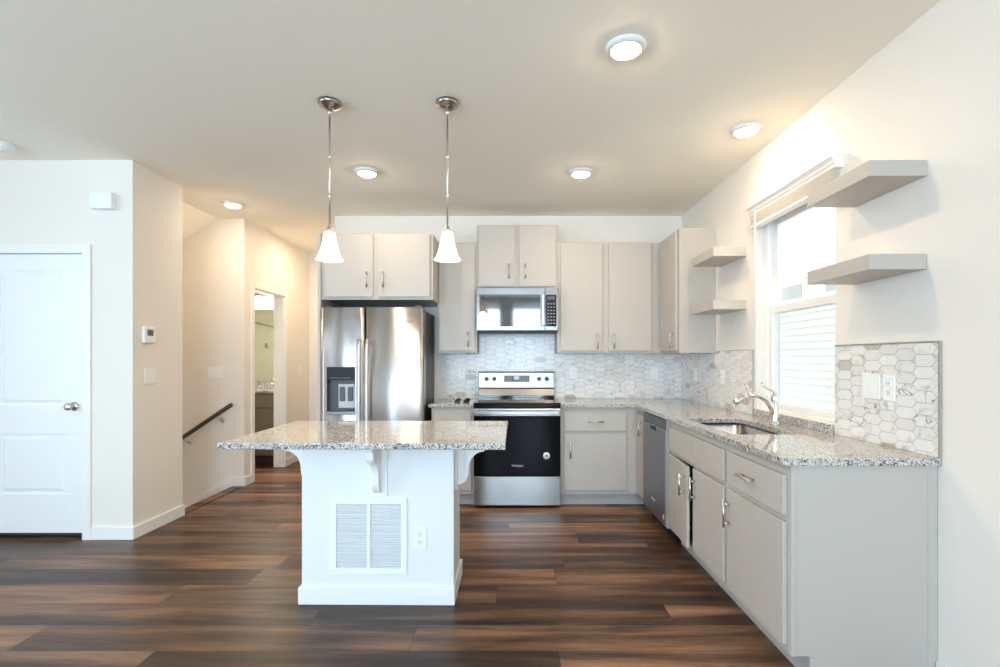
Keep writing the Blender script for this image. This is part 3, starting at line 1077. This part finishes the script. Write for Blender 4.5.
# ------------------------------------------------------------------ range
rg = Thing('range', (.06, 4.75, 0), 'freestanding stainless electric range with black glass oven door', 'oven')
x0, x1 = -.3195, .4385
b = BM(); box(b, x0+.003, x1-.003, 4.445, 5.07, .03, .903)
rg.part('body', b, 'blackplastic', bev=.002)
for xa in (x0+.05, x1-.05):
    for ya in (4.50, 5.0): rg.part('foot', lathe(BM(), [(.016, 0), (.016, .03)], (xa, ya, 0), n=12), 'blackplastic')
b = BM(); box(b, x0-.002, x1+.002, 4.395, 5.01, .9165, .924)
box(b, x0+.001, x1-.001, 4.405, 4.44, .880, .9160)
ck = rg.part('cooktop', b, 'blackglass', bev=.003)
for xa, ya, r in ((-.15, 4.58, .115), (.26, 4.58, .09), (-.15, 4.85, .075), (.26, 4.85, .10)):
    rg.part('burner_ring', lathe(BM(), [(r, .9243), (r+.003, .9243), (r+.003, .9246), (r, .9246)], (xa, ya, 0), n=40, closed=True), 'greyplastic', parent=ck)
b = BM()
prism(b, [(4.985, .925), (5.012, 1.018), (5.075, 1.018), (5.075, .925)], 'x', x0+.004, x1-.004)
bgd = rg.part('backguard', b, 'steel', bev=.002)
b = BM(); box(b, x0+.004, x1-.004, 4.994, 5.010, 1.0165, 1.0185)
rg.part('vent_slot', b, 'blackplastic', parent=bgd)
b = BM(); box(b, x0+.004, x1-.004, 4.975, 4.9845, .9245, .946)
rg.part('rear_trim', b, 'blackglass', parent=bgd, bev=.002)
b = BM()
prism(b, [(4.998, 1.019), (5.006, 1.172), (5.075, 1.172), (5.075, 1.019)], 'x', x0+.004, x1-.004)
cp = rg.part('control_panel', b, 'steel_panel', bev=.004)
b = BM(); box(b, x0+.002, x1-.002, 5.008, 5.076, 1.1722, 1.180)
rg.part('top_trim', b, 'blackplastic', parent=cp, bev=.002)
for xa in (-.234, -.158, .285, .361):
    b = BM()
    lathe(b, [(0, 0), (.021, 0), (.021, -.010), (.017, -.026), (.015, -.028), (0, -.028)], (xa, 5.000, 1.108), 'y', 24)
    box(b, xa-.004, xa+.004, 4.968, 4.974, 1.094, 1.122)
    rg.part('knob', b, 'greyplastic', parent=cp, label='dark round burner knob')
b = BM(); box(b, -.062, .190, 4.996, 5.004, 1.078, 1.142)
rg.part('display', b, 'display', parent=cp, bev=.001)
b = BM(); box(b, .036, .088, 4.9945, 4.996, 1.102, 1.138)
rg.part('clock', b, 'lcd', parent=cp)
for r_ in range(3):
    for c_ in range(10):
        if 3 <= c_ <= 5: continue
        rg.part('button', box(BM(), -.052+.024*c_, -.038+.024*c_, 4.9948, 4.996, 1.086+.019*r_, 1.094+.019*r_), 'key', parent=cp)
b = BM(); box(b, x0, x1, 4.402, 4.443, .286, .806)
od = rg.part('oven_door', b, 'ovenglass', bev=.004)
b = BM(); box(b, x0, x1, 4.398, 4.443, .807, .874)
rg.part('door_trim', b, 'steel', parent=od, bev=.004)
b = BM(); box(b, x0+.012, x1-.012, 4.342, 4.360, .822, .858)
for xa in (x0+.03, x1-.05): box(b, xa, xa+.02, 4.358, 4.400, .828, .852)
rg.part('handle', b, 'steel', parent=od, bev=.006, seg=3)
b = BM(); box(b, x0, x1, 4.404, 4.443, .026, .281)
rg.part('drawer', b, 'steel_drawer', bev=.005)
rg.part('brand_mark', text_bm('Whirlpool', .024, Matrix.Translation((.062, 4.4012, .375)) @ RX), 'sticker', parent=od)
b = BM(); lathe(b, [(0, 0), (.030, 0), (.030, -.0012), (0, -.0012)], (.316, 4.4018, .462), 'y', 28)
sk2 = rg.part('sticker', b, 'sticker', parent=od, label='round white sticker with grey centre')
b = BM(); lathe(b, [(0, 0), (.012, 0), (.012, -.0008), (0, -.0008)], (.316, 4.4004, .463), 'y', 20)
rg.part('sticker_centre', b, 'midgrey', parent=od)

# ------------------------------------------------------------------ microwave
mw = Thing('microwave', (.064, 4.9, 1.556), 'stainless over-the-range microwave mounted above the range', 'microwave')
mx0, mx1, mz0, mz1, my = -.3125, .4435, 1.556, 1.968, 4.680
b = BM(); box(b, mx0+.002, mx1-.002, my+.028, YB-.009, mz0, mz1-.001)
mw.part('body', b, 'fridgeside')
b = BM(); box(b, mx0, .3210, my, my+.027, mz0+.012, mz1)
md = mw.part('door', b, 'steel_panel', bev=.004)
b = BM(); prism(b, [(my-.003, 1.607), (my-.0062, 1.902), (my+.002, 1.902), (my+.002, 1.607)], 'x', mx0+.026, .276)
mw.part('door_window', b, 'mirrorglass', parent=md, bev=.002, label='black glass door window')
b = BM()
box(b, .284, .318, my-.040, my-.024, 1.612, 1.898)
for zc in (1.635, 1.865): box(b, .294, .308, my-.026, my+.001, zc, zc+.018)
mw.part('handle', b, 'steel', parent=md, bev=.006, seg=3)
b = BM(); box(b, .3225, mx1, my, my+.027, mz0+.012, mz1)
mc = mw.part('control_frame', b, 'steel_panel', bev=.004)
b = BM(); box(b, .330, .428, my-.003, my+.002, 1.607, 1.902)
mk = mw.part('keypad', b, 'blackglass', parent=mc, bev=.002)
for r_ in range(7):
    for c_ in range(3):
        mw.part('key', box(BM(), .343+.027*c_, .360+.027*c_, my-.0042, my-.003, 1.630+.030*r_, 1.640+.030*r_), 'midgrey', parent=mc)
b = BM(); box(b, .345, .413, my-.0042, my-.003, 1.855, 1.885)
mw.part('clock', b, 'greyplastic', parent=mc)
b = BM(); box(b, mx0+.01, mx1-.01, my+.006, my+.028, mz0-.008, mz0+.011)
mw.part('vent_lip', b, 'blackplastic')

# ------------------------------------------------------------------ dishwasher
dw = Thing('dishwasher', (1.4, 3.9, 0), 'stainless dishwasher between corner cabinet and sink cabinet', 'dishwasher')
y0, y1 = 3.600, 4.196
b = BM(); box(b, RF, XR-.05, y0+.004, y1-.004, .10, .875)
dw.part('body', b, 'fridgeside')
b = BM(); box(b, 1.103, RF-.001, y0, y1, .105, .800)
dd = dw.part('door', b, 'steel_dark', bev=.005)
b = BM(); box(b, 1.106, RF-.001, y0, y1, .803, .868)
dw.part('control_panel', b, 'greyplastic', bev=.004)
b = BM(); box(b, 1.0995, 1.104, 3.83, 3.97, .760, .800)
dw.part('pocket_handle', b, 'blackplastic', parent=dd, bev=.004)
b = BM(); tube(b, [(1.0975, 3.835, .798), (1.0975, 3.965, .798)], .005, 10)
dw.part('handle_lip', b, 'chrome', parent=dd)
b = BM(); box(b, RF+.05, RF+.06, y0, y1, .002, .10)
dw.part('toe_kick', b, 'blackplastic')
RXZ = Matrix.Rotation(-PI/2, 4, 'Z') @ RX
dw.part('brand_mark', text_bm('Whirlpool', .024, Matrix.Translation((1.1025, 3.90, .225)) @ RXZ), 'sticker', parent=dd)
b = BM(); box(b, 1.1018, 1.1032, 3.625, 3.655, .150, .185)
dw.part('label_plate', b, 'sticker', parent=dd)
b = BM(); box(b, 1.111, RF-.001, 3.571, 3.598, .105, .875)
dw.part('side_trim', b, 'toe', bev=.002)

# ------------------------------------------------------------------ island (slightly turned)
IL = (-.71, 2.82, 0)
IR = math.radians(-0.6)
isl = Thing('kitchen_island', (0, 0, 0), 'white kitchen island base with corbels, below the granite overhang', 'island')
isl.o.location = IL
isl.o.rotation_euler = (0, 0, IR)
ix0, ix1, iy0, iy1 = -.402, .402, -.128, .24
b = BM(); box(b, ix0, ix1, iy0, iy1, 0.0, (CB-.002))
isl.part('base', b, 'island', bev=.003)
b = BM()
bh, bt = .092, .015
for q in ((ix0-bt, ix1+bt, iy0-bt, iy0), (ix0-bt, ix1+bt, iy1, iy1+bt), (ix0-bt, ix0, iy0, iy1), (ix1, ix1+bt, iy0, iy1)):
    box(b, *q, 0, bh)
isl.part('baseboard', b, 'trim', bev=.004)
b = BM()
box(b, ix1, ix1+.008, iy0+.0, iy0+.035, bh, .86)
isl.part('corner_trim', b, 'trim', bev=.002)
def corbel(mtx):
    """plate against the face (local y=0), bracket projecting to -y, top at z=0"""
    pb = BM()
    box(pb, -.048, .048, -.012, 0, -.302, 0)
    bb_ = BM()
    prof = [(0, 0), (-.172, 0), (-.172, -.030), (-.162, -.038), (-.157, -.075), (-.145, -.092)]
    for i in range(1, 11):
        a = PI/2*i/10
        prof.append((-.145+.083*math.sin(a), -.190+.098*math.cos(a)))
    for i in range(1, 8):
        a = PI/2*i/7
        prof.append((-.014-.048*math.cos(a), -.190-.085*math.sin(a)))
    prof += [(0, -.280)]
    prism(bb_, [(p[0]-.012, p[1]) for p in prof], 'x', -.019, .019)
    for bm_ in (pb, bb_): bmesh.ops.transform(bm_, matrix=mtx, verts=bm_.verts)
    pl = isl.part('corbel_plate', pb, 'trim', bev=.002)
    isl.part('corbel', bb_, 'trim', bev=.002, parent=pl)
T_, R_ = Matrix.Translation, Matrix.Rotation
corbel(T_((.01, iy0, (CB-.002))))
corbel(T_((ix1, .05, (CB-.002))) @ R_(PI/2, 4, 'Z'))
corbel(T_((ix0, .05, (CB-.002))) @ R_(-PI/2, 4, 'Z'))
b = BM(); box(b, -.674, .692, -.440, .440, CB, CT)
it = obj('countertop', b, 'granite', bev=.006)
it.location = IL; it.rotation_euler = (0, 0, IR)
tag(it, 'large speckled granite island countertop below the two pendants', 'countertop', 'speckled granite countertops')
# island fittings
def mount(th):
    th.o.location = IL; th.o.rotation_euler = (0, 0, IR)
vg = Thing('vent_grille', (0, 0, 0), 'white louvred return-air grille on the island front', 'vent')
mount(vg)
vx0, vx1, vz0, vz1, vy = -.246, .162, .160, .566, iy0
b = BM()
fwv = .032
vy -= .0006
box(b, vx0, vx1, vy-.008, vy, vz0, vz0+fwv); box(b, vx0, vx1, vy-.008, vy, vz1-fwv, vz1)
box(b, vx0, vx0+fwv, vy-.008, vy, vz0+fwv, vz1-fwv); box(b, vx1-fwv, vx1, vy-.008, vy, vz0+fwv, vz1-fwv)
xm = (vx0+vx1)/2
box(b, xm-.009, xm+.009, vy-.008, vy, vz0+fwv, vz1-fwv)
gf = vg.part('frame', b, 'white', bev=.002)
b = BM(); box(b, vx0+fwv, vx1-fwv, vy-.0012, vy-.0002, vz0+fwv, vz1-fwv)
vg.part('gap_shade_backing', b, 'louvre_gap_shade', parent=gf)  # backing sheet, its pale grey paints the shade between the louvres
b = BM()
nl = 27
pz_ = (vz1-vz0-2*fwv)/nl
for i in range(nl):
    zc = vz0+fwv+pz_*i
    pl_ = [(vy-.0078, zc+.0088), (vy-.0078, zc+.0075), (vy-.0014, zc+.0012), (vy-.0014, zc+.0025)]
    prism(b, pl_, 'x', vx0+fwv, xm-.009)
    prism(b, pl_, 'x', xm+.009, vx1-fwv)
vg.part('louvres', b, 'white', parent=gf)

# ------------------------------------------------------------------ outlets and switches
def frame_at(c, n):
    """matrix: local x = width, local z = up, local -y = outwards"""
    n = Vector(n)
    zax = Vector((0, 0, 1)); yax = -n; xax = yax.cross(zax)
    m = Matrix((( xax.x, yax.x, zax.x, c[0]), (xax.y, yax.y, zax.y, c[1]), (xax.z, yax.z, zax.z, c[2]), (0, 0, 0, 1)))
    return m
def put_local(T, mtx, name, bm_, m, parent=None, bev=0):
    bmesh.ops.transform(bm_, matrix=mtx, verts=bm_.verts)
    return T.part(name, bm_, m, bev=bev, parent=parent)
def outlet(c, n, label, T=None):
    T = Thing('power_outlet', c, label, 'outlet', 'white power outlets')
    m = frame_at(c, n)
    p = put_local(T, m, 'plate', box(BM(), -.036, .036, -.006, 0, -.058, .058), 'white', bev=.002)
    for s in (-1, 1):
        b = BM()
        prism(b, [(-.017, -.010), (-.012, -.015), (.012, -.015), (.017, -.010), (.017, .010), (.012, .015), (-.012, .015), (-.017, .010)], 'y', -.0085, -.0058)
        bmesh.ops.translate(b, verts=b.verts, vec=(0, 0, s*.021))
        r = put_local(T, m, 'receptacle', b, 'white', parent=p)
        b = BM()
        for dx in (-.0065, .0065): box(b, dx-.0013, dx+.0013, -.0090, -.0084, s*.021-.001, s*.021+.008)
        lathe(b, [(0, -.0090), (.0024, -.0090), (.0024, -.0084)], (0, 0, s*.021-.007), 'y', 10)
        put_local(T, m, 'slots', b, 'slot', parent=r)
    return T
def switch(c, n, gangs, label, paddle=True):
    T = Thing('light_switch', c, label, 'switch', 'white light switches')
    m = frame_at(c, n)
    w = .036+.023*(gangs-1)
    p = put_local(T, m, 'plate', box(BM(), -w, w, -.006, 0, -.060, .060), 'white', bev=.002)
    for g_ in range(gangs):
        xc = (g_-(gangs-1)/2)*.046
        b = BM()
        prism(b, [(-.0085, -.034), (-.0060, .034), (-.0055, .034), (-.0055, -.034)], 'x', xc-.0165, xc+.0165)
        put_local(T, m, 'rocker', b, 'white', parent=p, bev=.001)
    return T
o = outlet((0, 0, 0), (0, -1, 0), 'white power outlet on the island front, right of the grille')
o.o.location = Matrix.Translation(IL) @ R_(IR, 4, 'Z') @ Vector((.231, iy0-.0005, .352)); o.o.rotation_euler = (0, 0, IR)
yb_ = YB-.008
outlet((-.487, yb_, 1.163), (0, -1, 0), 'white power outlet on the tile left of the range')
outlet((.636, yb_, 1.163), (0, -1, 0), 'white power outlet on the tile just right of the range')
switch((1.450, yb_, 1.163), (0, -1, 0), 1, 'white rocker switch on the back tile nearest the corner')
xr_ = XR-.008
switch((xr_, 4.69, 1.160), (-1, 0, 0), 1, 'white rocker switch on the window wall tile nearest the corner')
outlet((xr_, 4.085, 1.160), (-1, 0, 0), 'white power outlet on the tile midway between corner and window')
switch((xr_, 2.402, 1.176), (-1, 0, 0), 2, 'double white rocker switch on the tile right of the window')
outlet((xr_, 2.288, 1.172), (-1, 0, 0), 'white power outlet beside the double switch right of the window')
switch((XL+.0005, 3.826, 1.176), (1, 0, 0), 2, 'double white rocker switch below the thermostat')
switch((-3.02, YS-.0005, 1.165), (0, -1, 0), 3, 'triple white rocker switch on the stairwell wall above the handrail')
switch((XL+.0005, 6.545, 1.165), (1, 0, 0), 1, 'single white rocker switch on the hall wall past the bathroom door')

# thermostat, chime, smoke detector
t = Thing('thermostat', (XL, 3.80, 1.485), 'white square thermostat with grey screen on closet side wall', 'thermostat')
b = BM(); box(b, XL+.0005, XL+.024, 3.742, 3.862, 1.425, 1.545)
p = t.part('housing', b, 'white', bev=.006, seg=3)
b = BM(); box(b, XL+.024, XL+.0252, 3.772, 3.832, 1.480, 1.525)
t.part('screen', b, 'greyplastic', parent=p)
t = Thing('door_chime', (-2.94, YC0, 2.44), 'white box-shaped door chime high on the closet wall', 'door chime')
b = BM(); box(b, -3.005, -2.842, YC0-.055, YC0-.006, 2.380, 2.496)
t.part('cover', b, 'white', bev=.008, seg=3)
b = BM(); box(b, -2.998, -2.832, YC0-.006, YC0-.0005, 2.378, 2.496)
t.part('back_plate', b, 'trim')
t = Thing('smoke_detector', (-3.40, 3.37, H), 'white round smoke detector on the ceiling near the closet', 'smoke detector')
b = BM(); lathe(b, [(0, H-.048), (.040, H-.047), (.060, H-.038), (.068, H-.020), (.068, H-.010), (.074, H-.009), (.074, H-.0005)], (-3.40, 3.37, 0), n=36)
p = t.part('housing', b, 'white')
b = BM(); lathe(b, [(0, H-.0505), (.010, H-.0505), (.010, H-.048)], (-3.40, 3.37, 0), n=16)
t.part('test_button', b, 'trim', parent=p)

# ------------------------------------------------------------------ floating shelves
def shelf(y0, y1, z0, z1, label):
    t = BM(); box(t, 1.487, XR-.001, y0, y1, z0, z1)
    o = obj('floating_shelf', t, 'cab', bev=.0015)
    tag(o, label, 'shelf', 'greige floating shelves')
shelf(3.70, 4.14, 2.060, 2.127, 'upper greige floating shelf left of the window')
shelf(3.70, 4.14, 1.670, 1.737, 'lower greige floating shelf left of the window')
shelf(2.092, 2.53, 2.064, 2.130, 'upper greige floating shelf right of the window, partly covering it')
shelf(2.092, 2.53, 1.677, 1.741, 'lower greige floating shelf right of the window')

# ------------------------------------------------------------------ window blind
bl = Thing('window_blind', (XR, 3.08, 2.3), 'white horizontal blind pulled fully up at the window top', 'blind')
by0, by1 = 2.615, 3.56
b = BM()
prism(b, [(XR-.001, 2.300), (XR-.048, 2.300), (XR-.050, 2.318), (XR-.056, 2.322), (XR-.056, 2.336), (XR-.064, 2.350), (XR-.070, 2.354), (XR-.070, 2.374), (XR-.001, 2.374)], 'y', by0, by1)
bl.part('valance', b, 'blind', bev=.001)
b = BM()
for i in range(7):
    z = 2.290-.0085*i
    prism(b, [(XR-.052, z), (XR-.027, z+.003), (XR-.004, z), (XR-.004, z-.003), (XR-.027, z), (XR-.052, z-.003)], 'y', by0+.03, by1-.025)
bl.part('slat_stack', b, 'blind')
b = BM(); box(b, XR-.053, XR-.004, by0+.03, by1-.025, 2.212, 2.230)
bl.part('bottom_rail', b, 'blind', bev=.003)
b = BM(); tube(b, [(XR-.058, 3.44, 2.315), (XR-.060, 3.44, 2.29), (XR-.060, 3.44, 1.16)], [.004, .0045, .0045], 10)
bl.part('tilt_wand', b, 'trim')

# ------------------------------------------------------------------ small black pieces on the counter
def black_piece(x, y, rz, label):
    t = Thing('plastic_fitting', (0, 0, 0), label, 'fitting', 'black plastic fittings')
    t.o.location = (x, y, CT); t.o.rotation_euler = (0, 0, rz)
    b = BM(); prism(b, [(-.030, .0), (.018, .0), (.034, .034), (-.004, .034), (-.032, .010)], 'y', -.017, .017)
    t.part('wedge', b, 'blackplastic', bev=.004)
    b = BM(); tube(b, [(.006, 0, .034), (.008, 0, .040)], .011, 12)
    t.part('cap', b, 'greyplastic')
black_piece(-.485, 4.66, .1, 'black plastic fitting on the short counter, nearer the refrigerator')
black_piece(-.400, 4.66, -.5, 'black plastic fitting on the short counter, nearer the range')

# ------------------------------------------------------------------ handrail on the stairwell wall
hr = Thing('handrail', (-2.85, YS, .85), 'dark wooden handrail sloping down along the stairwell wall', 'handrail')
yr = YS-.075
sl = .672
P0 = Vector((-2.835, yr, .845))
def hp(d): return Vector((P0.x-d, yr, P0.z-.012-d*sl))
b = BM()
tube(b, [hp(-.02), hp(.0), hp(.3), hp(1.3)], [.017, .0215, .0215, .0215], 16)
hr.part('rail', b, 'rail')
for d in (.12, .46, 1.1):
    b = BM()
    q = hp(d)
    tube(b, [q+Vector((0, 0, -.020)), q+Vector((0, .004, -.045)), q+Vector((0, .035, -.070)), q+Vector((0, .073, -.075))], [.007, .007, .007, .008], 10)
    lathe(b, [(.025, -.0005), (.025, -.005), (.010, -.010)], (q.x, YS, q.z-.075), 'y', 18)
    hr.part('bracket', b, 'nickel', label='nickel wall bracket')

# ------------------------------------------------------------------ bathroom seen through the doorway
vt = Thing('bathroom_vanity', (-3.4, 6.5, 0), 'taupe vanity with granite top inside the bathroom', 'vanity')
b = BM(); box(b, -4.2, XL-.125, 6.30, YH-.002, .10, .878)
vt.part('carcass', b, 'vanity')
b = BM(); box(b, -4.2, XL-.125, 6.37, YH-.004, 0, .0995)
vt.part('toe_kick', b, 'slot')
for xa, xb in ((-4.18, -3.52), (-3.50, -2.86)):
    front(vt, 'drawer', xa, xb, .70, .85, 6.281, m='vanity')
    front(vt, 'door', xa, xb, .13, .68, 6.281, m='vanity')
b = BM(); box(b, -4.22, XL-.125, 6.265, YH-.002, .880, .910)
vt.part('top', b, 'granite', bev=.003)
b = BM(); box(b, -4.22, XL-.125, YH-.022, YH-.002, .9105, .995)
vt.part('splash', b, 'granite')
t = Thing('bathroom_faucet', (-3.03, 6.55, .91), 'small chrome faucet on the bathroom vanity', 'faucet')
b = BM()
lathe(b, [(0, .9105), (.026, .9105), (.024, .925), (.016, .94), (.015, 1.00), (0, 1.005)], (-3.08, 6.62, 0), n=20)
t.part('body', b, 'chrome')
b = BM(); tube(b, [(-3.08, 6.62, .985), (-3.07, 6.56, 1.00), (-3.06, 6.50, .985), (-3.06, 6.47, .965)], [.014, .013, .012, .011], 12)
t.part('spout', b, 'chrome')
b = BM(); tube(b, [(-3.08, 6.62, 1.002), (-3.09, 6.64, 1.03), (-3.13, 6.63, 1.045)], [.010, .008, .007], 10)
t.part('lever', b, 'chrome')
b = BM(); box(b, -4.1, XL-.13, YH-.006, YH-.001, .998, 1.975)
o = obj('mirror', b, 'mirror'); tag(o, 'large frameless mirror above the bathroom vanity', 'mirror')
t = Thing('vanity_light', (-3.3, YH, 2.1), 'vanity light with white glass shades above the bathroom mirror', 'lamp')
b = BM(); box(b, -3.75, -3.0, YH-.03, YH-.001, 2.14, 2.18)
t.part('bar', b, 'nickel', bev=.004)
for xa in (-3.62, -3.375, -3.13):
    b = BM(); tube(b, [(xa, YH-.03, 2.155), (xa, YH-.09, 2.165), (xa, YH-.10, 2.14)], .009, 10)
    t.part('arm', b, 'nickel')
    b = BM(); lathe(b, [(.030, 2.14), (.048, 2.09), (.075, 2.02), (.080, 2.00), (.076, 2.00), (.044, 2.09), (.026, 2.135)], (xa, YH-.10, 0), n=24, closed=True)
    t.part('shade', b, 'lens')
area('vanity_glow', (-3.37, YH-.35, 1.99), (math.radians(-20), 0, 0), .7, .12, 9, (1.0, .93, .80))
t = Thing('towel_bar', (-4.0, YS+.14, 1.9), 'thin metal towel bar high on the bathroom wall, seen in the mirror', 'towel bar')
b = BM(); tube(b, [(-4.28, YS+.20, 1.92), (-3.70, YS+.20, 1.80)], .008, 10)
for xa, za in ((-4.27, 1.918), (-3.71, 1.802)): tube(b, [(xa, YS+.142, za), (xa, YS+.20, za)], .014, 10)
t.part('bar', b, 'nickel')
t = Thing('robe_hook', (-4.0, YS+.14, 1.52), 'metal robe hook on the bathroom wall, seen in the mirror', 'hook')
b = BM(); tube(b, [(-4.05, YS+.142, 1.55), (-4.05, YS+.17, 1.54), (-4.03, YS+.20, 1.52), (-3.99, YS+.21, 1.53)], [.02, .014, .010, .010], 10)
t.part('hook', b, 'nickel')

# ------------------------------------------------------------------ lamps
def downlight(x, y, label, power):
    t = Thing('recessed_light', (x, y, H), label, 'ceiling light', 'recessed ceiling lights')
    b = BM(); lathe(b, [(.064, H-.016), (.070, H-.022), (.086, H-.010), (.093, H-.004), (.094, H-.0006), (.064, H-.0006)], (x, y, 0), n=40, closed=True)
    t.part('trim_ring', b, 'white')
    b = BM(); lathe(b, [(0, H-.036), (.022, H-.0350), (.042, H-.0315), (.056, H-.0265), (.0635, H-.0205), (.0635, H-.0008)], (x, y, 0), n=36)
    t.part('lens', b, 'downlens', label='glowing white lens')
    return t
DL = 12
downlight(.533, 2.33, 'recessed ceiling light nearest the camera', DL)
downlight(1.476, 3.163, 'recessed ceiling light close to the window wall', DL)
downlight(.544, 3.89, 'recessed ceiling light in front of the range wall, right of the pendants', DL)
downlight(-1.10, 3.88, 'recessed ceiling light between the two pendant rods', DL)
downlight(-2.57, 4.68, 'recessed ceiling light over the stair landing', DL)
area('hall_lamp', (-2.2, 5.95, H-.01), (0, 0, 0),  .12, .12, 6, WARM, 175, 'DISK')

def pendant(x, y, label):
    t = Thing('pendant_light', (x, y, H), label, 'pendant lamp', 'pendant lights over the island')
    b = BM(); lathe(b, [(0, H-.045), (.012, H-.045), (.034, H-.040), (.046, H-.030), (.050, H-.026), (.060, H-.022), (.064, H-.014), (.064, H-.0006)], (x, y, 0), n=36)
    t.part('canopy', b, 'nickel_dark', label='satin nickel canopy')
    b = BM()
    tube(b, [(x, y, H-.044), (x, y, 2.045)], .0052, 12)
    for z in (2.44, 2.22): lathe(b, [(.0052, z-.012), (.0075, z-.010), (.0075, z+.010), (.0052, z+.012)], (x, y, 0), n=14)
    lathe(b, [(.004, H-.075), (.011, H-.068), (.011, H-.052), (.006, H-.045)], (x, y, 0), n=14)
    t.part('rod', b, 'nickel')
    b = BM(); lathe(b, [(.005, 2.052), (.010, 2.048), (.013, 2.034), (.020, 2.030), (.024, 2.026), (.024, 2.0185), (.0, 2.0185)], (x, y, 0), n=28)
    t.part('socket_cap', b, 'nickel')
    prof = [(.022, 2.018), (.030, 2.014), (.034, 1.996), (.039, 1.966), (.046, 1.936), (.054, 1.906), (.065, 1.878), (.076, 1.862), (.078, 1.860)]
    inner = [(r-.004, z) for r, z in prof[::-1]]
    b = BM(); lathe(b, prof+inner, (x, y, 0), n=40, closed=True)
    t.part('shade', b, 'shade', label='frosted white bell-shaped glass shade')
    b = BM(); lathe(b, [(0, 2.012), (.013, 2.012), (.014, 1.985), (.022, 1.962), (.026, 1.940), (.022, 1.922), (.012, 1.914), (0, 1.913)], (x, y, 0), n=24)
    t.part('bulb', b, 'lens')
    d = bpy.data.lights.new('pendant_lamp', 'POINT')
    d.energy = 10; d.color = (1.0, .90, .76); d.shadow_soft_size = .03
    o = bpy.data.objects.new('pendant_lamp', d); COL.objects.link(o); o.location = (x, y, 1.890)
pendant(-1.012, 2.83, 'left pendant light with frosted bell shade over the island')
pendant(-.352, 2.83, 'right pendant light with frosted bell shade over the island')
